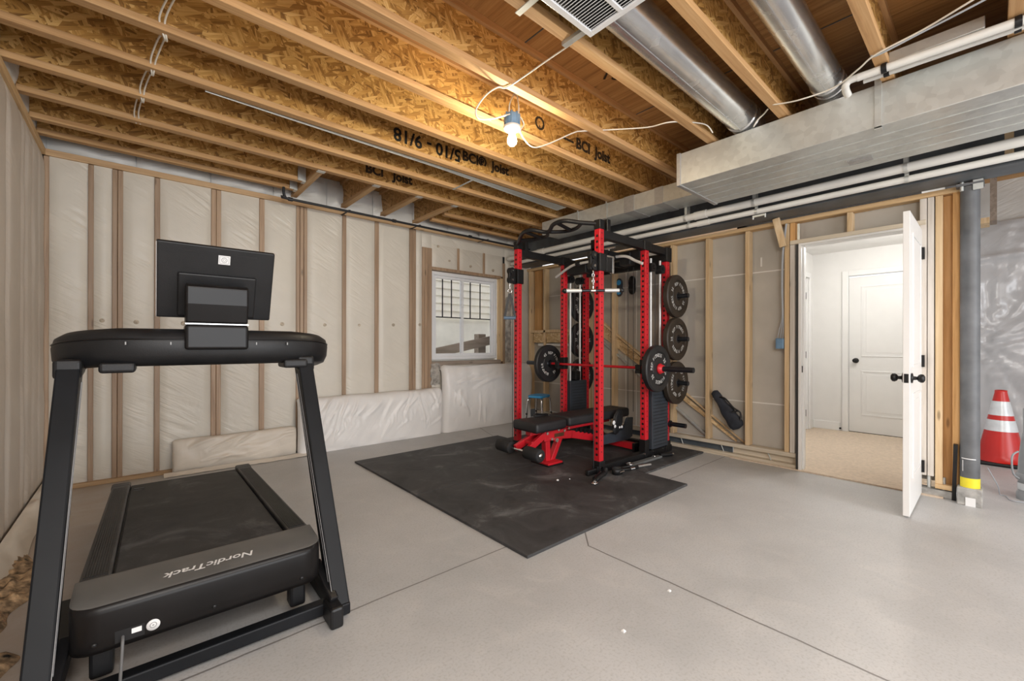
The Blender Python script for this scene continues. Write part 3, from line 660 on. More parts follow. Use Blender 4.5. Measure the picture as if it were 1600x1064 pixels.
def folds_star(cx_, cz_, n, a0, a1):
    r = []
    for _ in range(n):
        a = math.radians(RF.uniform(a0, a1)); s = RF.uniform(0.03, 0.12)
        r.append((cx_+s*math.cos(a), cz_+s*math.sin(a), a, RF.uniform(0.2, 0.5), RF.uniform(0.008, 0.015), RF.uniform(0.014, 0.03)))
    return r
wrap('wrapped_ledge', 'lowest dusty plastic covered step behind the treadmill, at the foot of the back wall', 0.22, 1.225, 4.77, 4.735, 0.30, 'bag_dusty', 3, folds_diag(0.25, 1.1, 0.26, 9, -5, 25, 0.25, 0.5, 0.55), nu=170)
wrap('wrapped_ledge', 'long knee-high white plastic covered step in the middle of the back wall', 1.23, 2.955, 4.71, 4.665, 0.585, 'bag', 11, folds_diag(1.25, 2.75, 0.22, 20, 40, 66, 0.35, 0.62, 0.6)+folds_diag(2.5, 2.9, 0.3, 5, 100, 120, 0.25, 0.4, 0.6), nu=300)
wrap('wrapped_ledge', 'tall white plastic covered block under the window beside the red rack', 2.96, XR-0.02, 4.70, 4.65, 0.865, 'bag', 19, folds_star(3.02, 0.60, 8, -70, 30)+folds_diag(3.5, 4.4, 0.5, 7, 60, 110, 0.2, 0.35, 0.6)+folds_diag(3.1, 3.5, 0.72, 3, 10, 25, 0.35, 0.6, 0.7), nu=260)
# loose hem lying on the floor
def fn(u, v):
    x = 0.16+1.25*u; y = 4.74-0.07*v+0.012*noise.noise(Vector((x*6, v*2, 1)))-0.03*u; return (x, y, 0.004+0.022*(1-v)+0.008*abs(noise.noise(Vector((x*12, v*3, 4)))))
tag(MB().grid(fn, 60, 6).build('plastic_hem', 'bag_dusty'), 'loose dusty plastic hem lying on the concrete below the lowest step', 'plastic hem')
# black gas pipe along the top plate
m = MB().tube(smoothpath([(1.06, 4.60, 2.69), (1.06, 4.60, 2.63), (1.075, 4.60, 2.60), (1.11, 4.60, 2.585), (2.0, 4.60, 2.583), (4.5, 4.60, 2.575)], 4), 0.013)
for x in (1.12, 2.22, 3.3): m.cyl((x-0.02, 4.60, 2.583), (x+0.02, 4.60, 2.583), 0.019)
for x in (1.7, 2.55, 3.6): m.box(x-0.01, x+0.01, 4.585, 4.83, 2.594, 2.598)
tag(m.build('gas_pipe', 'gas_pipe'), 'thin black iron pipe running along the top of the back wall', 'pipe')

# ------------------------------------------------------------------ framed wall on the right
WR = thing('wall_right', None, None, (XR, 2.5, 0), kind='structure')
D = 0.09
def stud(y0, y1, z0=0.15, z1=2.285, mat='stud', x0=XR, x1=XR+D): return MB().box(x0, x1, y0, y1, z0, z1).build('stud', mat, WR, bevel=0.003)
for y0, y1 in ((4.74,4.78), (4.425,4.465), (3.60,3.64), (3.20,3.24), (2.40,2.44), (2.0,2.04), (1.605,1.645), (1.262,1.30)): stud(y0, y1)
stud(4.56, 4.70, 1.34, 2.285, 'stud_orange', XR+0.05); stud(3.52, 3.60, 0.15, 2.285, 'stud', XR+0.03)
stud(1.216, 1.256, 0.15, 2.08, 'stud_grey'); stud(1.216, 1.256, 2.12, 2.285, 'stud_orange')
stud(0.342, 0.382, 0.15, 2.285, 'stud_grey'); stud(0.302, 0.338, 0.15, 2.285, 'stud_grey')
stud(0.255, 0.296, 0.10, 2.285, 'stud'); stud(0.205, 0.255, 0.10, 2.285, 'stud_orange', XR+0.05); stud(0.165, 0.204, 0.10, 2.30, 'stud_orange')
stud(0.795, 0.833, 2.12, 2.285, 'stud')
MB().box(XR-0.002, XR+D, 0.165, YB, 2.287, 2.327).build('top_plate', 'plate', WR, bevel=0.003)
MB().box(XR-0.004, XR+D, 0.345, 1.256, 2.082, 2.12).build('door_header', 'plate_pale', WR, bevel=0.003)
MB().box(XR-0.006, XR+D, 1.20, YB-0.2, 0.11, 0.149).build('bottom_plate', 'plate_pale', WR, bevel=0.003)
MB().box(XR-0.006, XR+D, 0.20, 0.296, 0.065, 0.10).build('bottom_plate', 'plate', WR, bevel=0.003)
MB().box(XR-0.006, XR+D, 1.20, YB-0.2, 0.0, 0.042).build('floor_plate', 'plate_pale', WR, bevel=0.003)
MB().box(XR+0.05, XR+0.055, 1.78, YB-0.2, 0.042, 0.11).build('gap_film', 'insul_blue', WR)
MB().box(XR+0.07, XR+0.075, 1.20, 1.78, 0.042, 0.11).build('gap_board', 'plate_pale', WR)
MB().box(XR-0.01, XR+D, 0.20, 0.385, 0.0, 0.055).build('concrete_curb', 'concrete_raw', WR, bevel=0.006)
m = MB()
for y in (1.42, 1.86, 2.3): m.cyl((XR+0.03, y, 0.04), (XR+0.03, y+0.03, 0.115), 0.005, 8)
for y in (0.25, 0.33): m.cyl((XR+0.03, y, 0.05), (XR+0.03, y, 0.15), 0.012, 10)
m.build('anchor_spike', 'galv', WR)
MB().box(XR+D+0.001, XR+D+0.013, 1.20, YB, 0.15, 2.33).build('drywall_back', 'drywall', WR)
MB().box(XR+D+0.001, XR+D+0.013, 0.18, 1.21, 2.09, 2.33).build('drywall_back', 'drywall', WR)
MB().box(XR+D+0.001, XR+D+0.013, 0.18, 0.385, 0.1, 2.33).build('drywall_back', 'drywall', WR)
for z in (0.575, 1.875): MB().box(XR+D-0.001, XR+D+0.002, 1.30, YB, z-0.006, z+0.006).build('joint_line', 'tape', WR)
MB().box(XR+D-0.002, XR+D+0.002, 1.52, 1.535, 1.93, 2.02).build('plaster_squeeze', 'tape', WR)
for y in (2.62, 2.78, 2.93, 3.08): MB().box(XR+D-0.003, XR+D+0.001, y, y+0.012, 0.15, 2.3).build('panel_seam', 'tape', WR)
MB().box(XR+0.01, XR+0.012, 1.18, 1.20, 2.12, 2.27).build('nail_strip', 'galv', WR)
for z, mt in ((1.33, 'stud'),): MB().box(XR, XR+D, 3.64, 4.74, z, z+0.038).build('blocking', mt, WR, bevel=0.002)
MB().box(XR+0.03, XR+0.055, 3.64, 4.70, 1.18, 1.33).build('osb_strip', 'osb_pale', WR)
MB().box(XR+0.025, XR+0.03, 3.70, 4.60, 1.13, 1.165).build('tape_strip', 'tape', WR)
# stair stringer running down behind the studs
sl = lambda y: 0.167+(y-1.681)*0.741
def strip(name, off0, off1, x0, x1, mat, y0=1.66, y1=4.0, bev=0.003):
    poly = [(y0, sl(y0)+off0), (y1, sl(y1)+off0), (y1, sl(y1)+off1), (y0, sl(y0)+off1)]
    # keep above the bottom plate
    return MB().prism([(y, max(z, 0.151)) for y, z in poly], 'X', x0, x1).build(name, mat, WR, bevel=bev)
strip('stringer_edge', -0.04, 0.0, XR+0.042, XR+D-0.004, 'stud')
strip('stringer_osb', -0.25, -0.045, XR+0.06, XR+D-0.004, 'osb_pale', 1.75)
strip('metal_edge', -0.285, -0.258, XR+0.055, XR+D-0.004, 'galv', 2.05)
# diagonal brace block under the beam, electrical box and its cables
tag(MB().bar((4.46, 1.345, 2.332), (4.515, 1.300, 2.07), 0.055, 0.035, (1, 0, 0)).build('brace_block', 'stud', bevel=0.003), 'short slanted pine block wedged below the steel beam, left of the doorway', 'wood block')
t = thing('junction_box', 'blue electrical box with loose cables, nailed to the stud left of the doorway', 'electrical box', (XR, 1.34, 1.165))
MB().box(XR-0.012, XR+0.05, 1.303, 1.372, 1.115, 1.215).build('box', 'blue_box', t, bevel=0.006)
MB().box(XR-0.016, XR-0.011, 1.312, 1.363, 1.125, 1.205).build('cover', 'blue_box', t, bevel=0.003)
m = MB()
for dy in (0.0, 0.02, 0.045):
    m.tube(smoothpath([(XR+0.01, 1.315+dy, 1.212), (XR+0.0, 1.31+dy*0.7, 1.30), (XR-0.006, 1.308+dy*0.2, 1.42), (XR-0.008, 1.312+dy*0.2, 1.7), (XR-0.012, 1.305+dy*0.2, 2.02), (XR-0.03, 1.272+dy*0.2, 2.28)], 5), 0.0035, 6)
m.build('cable', 'grey_cable', t)
# ------------------------------------------------------------------ doorway with the open white door
DR = thing('door_1', None, None, (XR, 0.78, 0), kind='structure')
MB().box(XR-0.025, XR+D+0.03, 1.16, 1.182, 0, 2.06).build('jamb', 'white_paint', DR, bevel=0.002)
MB().box(XR-0.025, XR+D+0.03, 0.383, 0.405, 0, 2.06).build('jamb', 'white_paint', DR, bevel=0.002)
MB().box(XR-0.025, XR+D+0.03, 0.383, 1.182, 2.06, 2.078).build('jamb', 'white_paint', DR, bevel=0.002)
MB().box(XR+0.02, XR+0.055, 1.148, 1.162, 0, 2.06).build('door_stop', 'white_paint', DR, bevel=0.002)
MB().box(XR-0.027, XR-0.0245, 1.184, 1.20, 0, 2.07).build('shim_gap', 'shadow_gap', DR)  # dark strip imitates the shade between jamb and stud
MB().box(XR-0.002, XR+0.012, 1.155, 1.161, 0.90, 0.96).build('strike_plate', 'black', DR)
def door_leaf(parent, x0, x1, y0, y1, panels_on=('y0', 'y1')):
    """two-panel door lying in the XZ plane between y0 and y1"""
    lf = MB().box(x0, x1, y0, y1, 0.012, 2.045).build('leaf', 'white_paint', parent, bevel=0.002)
    wdt = x1-x0; p = MB()
    for (za, zb) in ((0.24, 0.82), (1.0, 1.92)):
        a, b = x0+0.13*wdt/0.76, x1-0.13*wdt/0.76
        for side, yy, s in (('y0', y0, -1), ('y1', y1, 1)):
            if side not in panels_on: continue
            for (q0, q1, r0, r1) in ((a, b, za, za+0.018), (a, b, zb-0.018, zb), (a, a+0.018, za+0.0182, zb-0.0182), (b-0.018, b, za+0.0182, zb-0.0182)):
                p.box(q0, q1, min(yy, yy+s*0.006), max(yy, yy+s*0.006), r0, r1)
            p.box(a+0.05, b-0.05, min(yy, yy+s*0.004), max(yy, yy+s*0.004), za+0.05, zb-0.05)
    p.build('panel_moulding', 'white_paint', lf, bevel=0.003)
    return lf
def knob(parent, p, d, s=1.0):
    MB().lathe([(0.001, 0), (0.033*s, 0), (0.033*s, 0.008), (0.013*s, 0.012), (0.011*s, 0.03), (0.022*s, 0.036), (0.029*s, 0.048), (0.027*s, 0.06), (0.015*s, 0.068), (0.001, 0.069)], p, d, 24).build('knob', 'black', parent)
lf = door_leaf(DR, 3.836, 4.548, 0.368, 0.403)
knob(lf, (3.90, 0.403, 0.93), (0, 1, 0)); knob(lf, (3.90, 0.368, 0.93), (0, -1, 0))
MB().box(3.834, 3.8365, 0.374, 0.397, 0.90, 0.96).build('latch_plate', 'black', lf)
for z in (0.22, 1.03, 1.86):
    MB().cyl((XR-0.008, 0.362, z-0.045), (XR-0.008, 0.362, z+0.045), 0.007, 10).box(XR-0.036, XR-0.008, 0.364, 0.369, z-0.045, z+0.045).box(XR-0.026, XR-0.002, 0.352, 0.383, z-0.045, z+0.045).build('hinge', 'black', DR)
# ------------------------------------------------------------------ hall beyond
struct(MB().box(XR-0.03, 7.12, 0.25, 1.78, 0.0, 0.012).build('floor_hall', 'carpet'))
HF = thing('wall_hall_far', None, None, (7.03, 1, 0), kind='structure')
MB().box(7.03, 7.12, 1.285, 1.78, 0, 2.4).box(7.03, 7.12, 0.2, 0.52, 0, 2.4).box(7.03, 7.12, 0.52, 1.285, 2.06, 2.4).build('wall_board', 'white_wall', HF)
MB().box(7.018, 7.03, 1.36, 1.665, 0.012, 0.12).build('baseboard', 'white_paint', HF, bevel=0.003)
HL = thing('wall_hall_left', None, None, (5.8, 1.665, 0), kind='structure')
MB().box(XR+D+0.014, 5.95, 1.665, 1.76, 0, 2.4).box(6.83, 7.03, 1.665, 1.76, 0, 2.4).box(5.95, 6.83, 1.665, 1.76, 2.06, 2.4).build('wall_board', 'white_wall', HL)
MB().box(6.90, 7.02, 1.652, 1.665, 0.012, 0.12).build('baseboard', 'white_paint', HL, bevel=0.003)
struct(MB().box(XR+D+0.014, 7.12, 0.19, 0.25, 0, 2.99).build('wall_hall_right', 'white_wall'))
struct(MB().box(XR+D+0.014, 7.12, 0.19, 1.78, 2.4, 2.42).build('ceiling_hall', 'white_wall'))
struct(MB().box(XR+D+0.014, XR+D+0.02, 1.20, 1.76, 0, 2.4).box(XR+D+0.014, XR+D+0.02, 0.38, 1.2, 2.08, 2.4).build('wall_hall_near', 'white_wall'))
D2 = thing('door_2', None, None, (7.03, 0.9, 0), kind='structure')
# door in the far wall (lies in the YZ plane)
MB().box(7.045, 7.08, 0.535, 1.265, 0.02, 2.04).build('leaf', 'white_paint', D2, bevel=0.002)
p = MB()
for za, zb in ((0.24, 0.82), (1.0, 1.92)):
    for q in ((0.66, 1.14, za, za+0.018), (0.66, 1.14, zb-0.018, zb), (0.66, 0.678, za+0.0182, zb-0.0182), (1.122, 1.14, za+0.0182, zb-0.0182)): p.box(7.039, 7.046, *q)
    p.box(7.041, 7.046, 0.71, 1.09, za+0.05, zb-0.05)
p.build('panel_moulding', 'white_paint', D2, bevel=0.003)
MB().box(7.010, 7.03, 1.27, 1.335, 0.012, 2.13).box(7.010, 7.03, 0.47, 0.535, 0.012, 2.13).box(7.010, 7.03, 0.535, 1.27, 2.06, 2.13).build('casing', 'white_paint', D2, bevel=0.006)
MB().box(7.03, 7.06, 1.267, 1.285, 0.012, 2.06).box(7.03, 7.06, 0.52, 0.535, 0.012, 2.06).build('jamb', 'white_paint', D2)
knob(D2, (7.045, 1.195, 0.95), (-1, 0, 0))
MB().box(7.05, 7.075, 0.535, 1.265, 0.008, 0.02).build('gap', 'shadow_gap', D2)  # dark strip imitates the shade under the far door
MB().cyl((7.018, 1.345, 0.05), (6.985, 1.345, 0.05), 0.006, 8).cyl((6.985, 1.345, 0.05), (6.972, 1.345, 0.05), 0.012, 12).build('door_stop', 'black', D2)
D3 = thing('door_3', None, None, (6.4, 1.665, 0), kind='structure')
door_leaf(D3, 5.97, 6.79, 1.70, 1.735, ('y0',))
MB().box(6.83, 6.89, 1.645, 1.665, 0.012, 2.13).box(5.89, 5.95, 1.645, 1.665, 0.012, 2.13).box(5.95, 6.83, 1.645, 1.665, 2.06, 2.13).build('casing', 'white_paint', D3, bevel=0.006)
MB().box(6.80, 6.83, 1.665, 1.75, 0.012, 2.06).build('jamb', 'white_paint', D3)
for z in (0.23, 1.02, 1.82): MB().box(6.765, 6.80, 1.694, 1.70, z-0.045, z+0.045).cyl((6.795, 1.69, z-0.045), (6.795, 1.69, z+0.045), 0.008, 8).build('hinge', 'black', D3)
MB().box(5.97, 6.79, 1.71, 1.73, 0.004, 0.012).build('gap', 'shadow_gap', D3)  # dark strip imitates the shade under the side door

# ------------------------------------------------------------------ steel beam, column and the corner beyond
t = tag(MB().box(4.27, 4.53, -5.0, YB, 2.335, 2.352).box(4.393, 4.405, -5.0, YB, 2.352, 2.68).box(4.27, 4.53, -5.0, YB, 2.68, 2.698).build('steel_beam', 'steel_beam', bevel=0.002), 'dark grey steel I beam running above the framed wall and over the column', 'beam', kind='structure')
MB().box(4.262, 4.275, -0.085, -0.045, 2.40, 2.66).build('web_stiffener', 'stud', t)
t = thing('steel_column', 'round dark grey steel column with a yellow sticker, right of the door frame', 'column', (4.53, 0.115, 0))
MB().cyl((4.53, 0.115, 0.07), (4.53, 0.115, 2.30), 0.051, 40, caps=False).build('post', 'column', t); post = bpy.data.objects['post']
MB().box(4.46, 4.60, 0.045, 0.185, 2.302, 2.316).build('cap_plate', 'column', t, bevel=0.002)
MB().cyl((4.485, 0.075, 2.27), (4.485, 0.075, 2.333), 0.011, 8).cyl((4.485, 0.155, 2.27), (4.485, 0.155, 2.333), 0.011, 8).box(4.462, 4.472, 0.05, 0.10, 2.26, 2.33).build('cap_bolt', 'galv', t)
def arcband(r, z0, z1, a0, a1, n=14):
    m = MB(); vs = []
    for i in range(n+1):
        a = a0+(a1-a0)*i/n; vs += [(4.53+r*math.cos(a), 0.115+r*math.sin(a), z) for z in (z0, z1)]
    return m.add(vs, [(2*i, 2*i+2, 2*i+3, 2*i+1) for i in range(n)], True)
arcband(0.0522, 0.125, 0.195, PI*0.62, PI*1.52).build('sticker', 'yellow', post)
arcband(0.0522, 0.33, 0.336, PI*0.72, PI*1.2).build('chalk_mark', 'white_print', post)
arcband(0.0522, 0.24, 0.32, PI*0.76, PI*0.79).build('chalk_mark', 'white_print', post)
MB().box(4.463, 4.597, 0.052, 0.178, 0.0, 0.125).build('concrete_collar', 'concrete_raw', t, bevel=0.006)
t2 = MB().box(4.458, 4.4625, 0.085, 0.135, 0.0, 0.06).build('white_tag', 'white_print', t)
tag(MB().bar((4.56, 0.196, 0.0), (4.535, 0.186, 0.42), 0.022, 0.05, (1, 0, 0)).build('dark_strip', 'black'), 'dark flexible strip leaning between the end stud and the grey column', 'strip')
# dark crack line in the slab around the column
# wall hung with clear plastic behind the cone
def fn(u, v):
    y = 0.185-5.0*u; z = 0.03+2.50*v
    fx, fz = 0.1, 1.15
    ang = math.atan2(z-fz, (0.185-y)-fx); rr = math.hypot(z-fz, (0.185-y)-fx)
    r1 = (1-min(1, abs(noise.noise(Vector((ang*5, rr*0.7, 4)))*2.4)))**2*math.exp(-rr*0.9)
    ang2 = math.atan2(z-2.5, 0.185-y); r2 = (1-min(1, abs(noise.noise(Vector((ang2*6, rr*0.5, 9)))*2.6)))**2*(0.5 if z > 1.5 else 0.15)
    fold = 0.04*math.exp(-((z-2.13-0.06*(0.185-y))/0.03)**2)
    d = 0.05*r1+0.03*r2+fold+0.05*noise.fractal(Vector((y*1.4, z*1.3, 2)), 1.0, 2.0, 4)
    return (7.20-d, y, z)
tag(MB().grid(fn, 150, 90).build('hanging_sheet', 'sheet'), 'grey translucent plastic sheeting hung over the wall behind the traffic cone', 'plastic sheet')
struct(MB().box(7.26, 7.35, -5, 0.19, 0, 3.0).build('wall_far_right', 'batt'))
tag(MB().box(6.82, 7.06, -0.02, 0.03, 2.48, 2.95).build('wood_block', 'weathered'), 'rough upright wooden block above the plastic sheet, beyond the column top', 'wood block')
tag(MB().box(6.80, 7.06, 0.032, 0.18, 2.46, 2.52).build('wood_block', 'stud'), 'pine block lying beside the upright block above the plastic sheet', 'wood block')
# traffic cone
t = thing('traffic_cone', 'red traffic cone with two silver white bands beside the grey column', 'traffic cone', (6.30, -0.045, 0))
cr = lambda z: 0.165-(z-0.035)*0.1865
MB().box(6.11, 6.49, -0.235, 0.145, 0.0, 0.035).build('base', 'black', t, bevel=0.015)
MB().lathe([(0.18, 0.034), (0.165, 0.045)]+[(cr(z), z) for z in (0.1, 0.2, 0.3, 0.4, 0.5, 0.6, 0.69)]+[(0.042, 0.70), (0.042, 0.715), (0.03, 0.718), (0.028, 0.6)], (6.30, -0.045, 0), n=48).build('cone_body', 'cone', t)
for a, b in ((0.325, 0.43), (0.475, 0.61)): MB().lathe([(cr(a)+0.0015, a), (cr(b)+0.0015, b)], (6.30, -0.045, 0), n=48).build('reflective_band', 'reflective', bpy.data.objects['cone_body'])
# grey drain pipe at the right edge
t = thing('drain_pipe', 'grey plastic drain pipe stub with a ribbed collar at the right edge of the floor', 'pipe', (4.98, -0.185, 0))
o = (4.98, -0.185, 0)
MB().lathe([(0.075, 0), (0.075, 0.05), (0.066, 0.06), (0.066, 0.14), (0.078, 0.15), (0.078, 0.19), (0.062, 0.2)], o, n=36).build('collar', 'grey_pvc', t)
MB().lathe([(0.068, 0.19), (0.064, 0.3), (0.05, 0.46), (0.042, 0.5), (0.042, 0.68), (0.0, 0.68)], o, n=36).build('riser', 'grey_pvc', t)
MB().lathe([(0.0685, 0.075), (0.0685, 0.125)], o, n=36).build('band', 'reflective', t)
MB().tube(smoothpath([(4.93, -0.125, 0.16), (4.90, -0.095, 0.2), (4.90, -0.09, 0.32), (4.93, -0.12, 0.36)], 5), 0.006, 8).build('handle', 'grey_pvc', t)
m = MB().tube(smoothpath([(4.64, 0.03, 0.26), (4.82, -0.02, 0.10), (4.95, -0.03, 0.012), (4.96, -0.06, 0.006), (4.85, -0.08, 0.006), (4.84, -0.12, 0.006), (4.88, -0.19, 0.006)], 6), 0.003, 6)
tag(m.build('loose_wire', 'grey_cable'), 'thin loose wire curling over the floor between column and drain pipe', 'wire')

# ------------------------------------------------------------------ ducts, pipes and cables overhead
t = thing('supply_duct', 'large rectangular galvanised duct under the joists at the upper right', 'duct', (3.61, -1.6, 2.44))
MB().box(3.27, 3.955, -5.0, 1.695, 2.44, 2.69).build('duct_body', 'galv', t, bevel=0.004)
m = MB()
for x in (3.42, 3.55, 3.68, 3.82): m.box(x-0.003, x+0.003, -5.0, 1.66, 2.4345, 2.4405)
m.build('bottom_rib', 'galv', t)
MB().box(3.262, 3.963, 1.665, 1.70, 2.432, 2.696).build('end_flange', 'foil_tape', t, bevel=0.005)
MB().box(3.72, 3.80, 0.55, 0.68, 2.433, 2.441).box(3.74, 3.78, 0.57, 0.66, 2.430, 2.434).build('access_tag', 'foil_tape', t)
for y in (0.452, -1.8): MB().box(3.262, 3.2695, y-0.016, y+0.016, 2.425, 2.73).box(3.262, 3.34, y-0.016, y+0.016, 2.430, 2.4375).build('hanger_strap', 'galv', t)
t = thing('branch_duct', 'smaller rectangular duct continuing from the large duct, with grey tape bands', 'duct', (4.0, 2.7, 2.5))
MB().box(3.81, 4.12, 1.702, 3.765, 2.53, 2.69).build('duct_body', 'galv', t, bevel=0.004)
for a, b in ((2.44, 2.56), (2.12, 2.21), (1.72, 1.78)): MB().box(3.806, 4.124, a, b, 2.526, 2.692).build('tape_band', 'foil_tape', t)
for y in (3.18, 2.78): MB().box(3.80, 3.805, y-0.008, y+0.008, 2.52, 2.73).build('hanger_strap', 'galv', t)
def round_duct(name, label, y, x0, x1, r, z):
    t = thing(name, label, 'duct', (x1, y, z))
    m = MB(); n = 40; xs = [x0+(x1-x0)*i/14 for i in range(15)]
    pr = []
    for x in xs: pr += [(r*(1+0.012*noise.noise(Vector((x*3, y, 1)))), x-x0)]
    m.lathe(pr, (x0, y, z), (1, 0, 0), n).build('pipe', 'galv_round', t)
    m = MB()
    el = smoothpath([(x1-0.02, y, z), (x1+0.06, y, z), (x1+0.13, y, z-0.03), (x1+0.165, y, z-0.06), (x1+0.17, y, 2.722)], 4)
    m.tube(el, r*1.03, n).build('elbow', 'galv_round', t)
    for x in (x1-0.03, x1+0.04): MB().lathe([(r*1.0, -0.012), (r*1.07, -0.008), (r*1.07, 0.008), (r*1.0, 0.012)], (x, y, z), (1, 0, 0), n).build('seam_ring', 'galv_round', t)
    MB().box(x0, x1-0.04, y-0.004, y+0.004, z-r*1.03, z-r*0.99).build('lock_seam', 'galv_round', t)
round_duct('round_duct', 'wide round metal duct between joists, right of the return air grille', 1.205, -0.5, 3.28, 0.102, 2.80)
round_duct('round_duct', 'narrow round metal duct between joists at the upper right', 0.69, 0.5, 3.24, 0.085, 2.80)
tag(MB().box(3.10, 3.25, 0.03, 0.385, 2.705, 2.765).build('panned_return', 'galv', bevel=0.004), 'flat metal box between joists above the large duct', 'duct')
# return air grille
t = thing('air_grille', 'white louvred return air grille at the top of the view', 'vent', (1.36, 1.17, 2.68))
gx0, gx1, gy0, gy1, gz = 0.95, 1.673, 0.93, 1.320, 2.668
MB().box(gx0, gx1, gy0, gy0+0.03, gz, gz+0.012).box(gx0, gx1, gy1-0.03, gy1, gz, gz+0.012).box(gx0, gx0+0.03, gy0+0.03, gy1-0.03, gz, gz+0.012).box(gx1-0.03, gx1, gy0+0.03, gy1-0.03, gz, gz+0.012).box(gx0+0.03, gx1-0.03, 1.112, 1.135, gz, gz+0.012).build('frame', 'vinyl_white', t, bevel=0.003)
m = MB(); x = gx0+0.04
while x < gx1-0.035:
    m.bar((x, gy0+0.03, gz+0.008), (x, gy1-0.03, gz+0.008), 0.0025, 0.016, (0.75, 0, 0.66)); x += 0.0165
m.build('louvre', 'vinyl_white', t)
MB().box(gx0+0.01, gx1-0.01, gy0+0.01, gy1-0.01, gz+0.019, gz+0.023).build('backing', 'shadow_gap', t)
tag(MB().box(1.62, 1.652, 1.30, 1.462, 2.681, 2.686).box(1.62, 1.624, 1.30, 1.462, 2.686, 2.70).build('hanger_strap', 'galv'), 'short metal angle tying the grille corner to a joist', 'strap')
tag(MB().box(1.30, 1.33, 1.32, 1.462, 2.681, 2.686).build('hanger_strap', 'galv'), 'metal strap at the top edge left of the grille corner', 'strap')
# two PVC pipes along the beam
def pvc(name, label, x, z, r, y0, y1):
    t = thing(name, label, 'pipe', (x, (y0+y1)/2, z), group='white pipes along the steel beam')
    MB().cyl((x, y0, z), (x, y1, z), r, 28).build('pipe', 'pvc', t)
    for y in (1.9, -0.9, 4.1): MB().cyl((x, y-0.06, z), (x, y+0.06, z), r*1.17, 28).build('coupling', 'pvc', t)
    for y in (2.05, 1.42, 0.42, -0.6): MB().cyl((x, y-0.012, z), (x, y+0.012, z), r*1.08, 28).box(x-0.004, x+0.004, y-0.012, y+0.012, z+r, 2.70).build('hanger', 'galv', t)
    return t
pvc('drain_line', 'upper and thicker white pipe running beneath the large duct', 4.13, 2.425, 0.033, -5, 4.78)
pvc('drain_line', 'lower and thinner white pipe running along the front of the steel beam', 4.19, 2.358, 0.024, -5, 4.78)
m = MB().box(4.215, 4.235, 1.36, 1.46, 2.318, 2.334).cyl((4.225, 1.36, 2.30), (4.225, 1.36, 2.335), 0.008, 8).cyl((4.225, 1.46, 2.30), (4.225, 1.46, 2.335), 0.008, 8)
m.build('pipe_clip', 'galv', bpy.data.objects['drain_line.001'])
# flat white pipes clipped under the joist ends, with an elbow
t = thing('supply_pipe', 'thicker of two white pipes clipped across the joist ends, top right', 'pipe', (3.075, -0.5, 2.67), group='white pipes clipped across the joist ends')
MB().tube([(3.065, 0.515, 2.672), (3.10, -0.09, 2.672), (3.12, -5, 2.672)], 0.021, 20).build('pipe', 'pvc', t)
MB().tube(smoothpath([(3.065, 0.50, 2.672), (3.065, 0.55, 2.672), (3.075, 0.57, 2.655), (3.11, 0.575, 2.645), (3.15, 0.572, 2.63)], 4), 0.019, 16).build('elbow', 'pvc', t)
t2 = thing('supply_pipe', 'thinner of two white pipes clipped across the joist ends, top right', 'pipe', (3.15, -0.5, 2.67), group='white pipes clipped across the joist ends')
MB().tube([(3.145, 0.50, 2.678), (3.175, -0.09, 2.678), (3.195, -5, 2.678)], 0.014, 16).build('pipe', 'pvc', t2)
for y in (0.40, -0.075):
    x = 3.065+(0.515-y)*0.06
    MB().cyl((x-0.0, y-0.012, 2.672), (x, y+0.012, 2.672), 0.025, 20).box(x-0.006, x+0.03, y-0.011, y+0.011, 2.690, 2.6995).build('clip', 'black', t)
    MB().cyl((x+0.08, y-0.012, 2.678), (x+0.08, y+0.012, 2.678), 0.018, 20).build('clip', 'black', t2)
def cable(label, pts, r=0.0045, mat='romex', k=8, name='cable', group=None):
    return tag(MB().tube(smoothpath(pts, k), r, 8).build(name, mat), label, 'cable', group)
cable('white cable sagging under joists from top right to the narrow round duct', [(2.70, -0.1, 2.69), (2.798, 0.103, 2.685), (2.87, 0.235, 2.69), (2.917, 0.414, 2.685), (2.974, 0.498, 2.67), (3.054, 0.62, 2.66), (3.05, 0.788, 2.66), (3.064, 0.908, 2.69), (3.07, 0.96, 2.71)])
cable('blue grey cable running beside the white one at the top right', [(2.78, -0.1, 2.69), (2.83, 0.09, 2.682), (2.88, 0.235, 2.686), (2.925, 0.414, 2.682), (2.95, 0.43, 2.72)], 0.005, 'grey_cable')
cable('white cable dropping from the joist behind the wide round duct', [(3.12, 0.99, 2.71), (3.18, 1.03, 2.72), (3.20, 1.08, 2.70), (3.19, 1.10, 2.66)])
cable('white cable from the bulb sagging between joists to the far joist on the right', [(1.66, 2.06, 2.56), (1.85, 2.08, 2.665), (1.93, 2.08, 2.63), (1.90, 2.08, 2.56), (1.985, 2.06, 2.485), (2.10, 2.03, 2.525), (2.32, 1.985, 2.66), (2.40, 1.965, 2.693), (2.58, 1.88, 2.73), (2.74, 1.65, 2.715), (2.75, 1.50, 2.694), (2.85, 1.44, 2.71), (3.02, 1.36, 2.72), (3.10, 1.34, 2.68)])
cable('white cable looped left of the bulb and running up to the grille strap', [(1.66, 2.06, 2.56), (1.52, 2.02, 2.49), (1.462, 1.985, 2.487), (1.466, 1.97, 2.53), (1.53, 1.965, 2.62), (1.61, 1.96, 2.69), (1.655, 1.91, 2.692), (1.665, 1.6, 2.698), (1.66, 1.43, 2.692)])
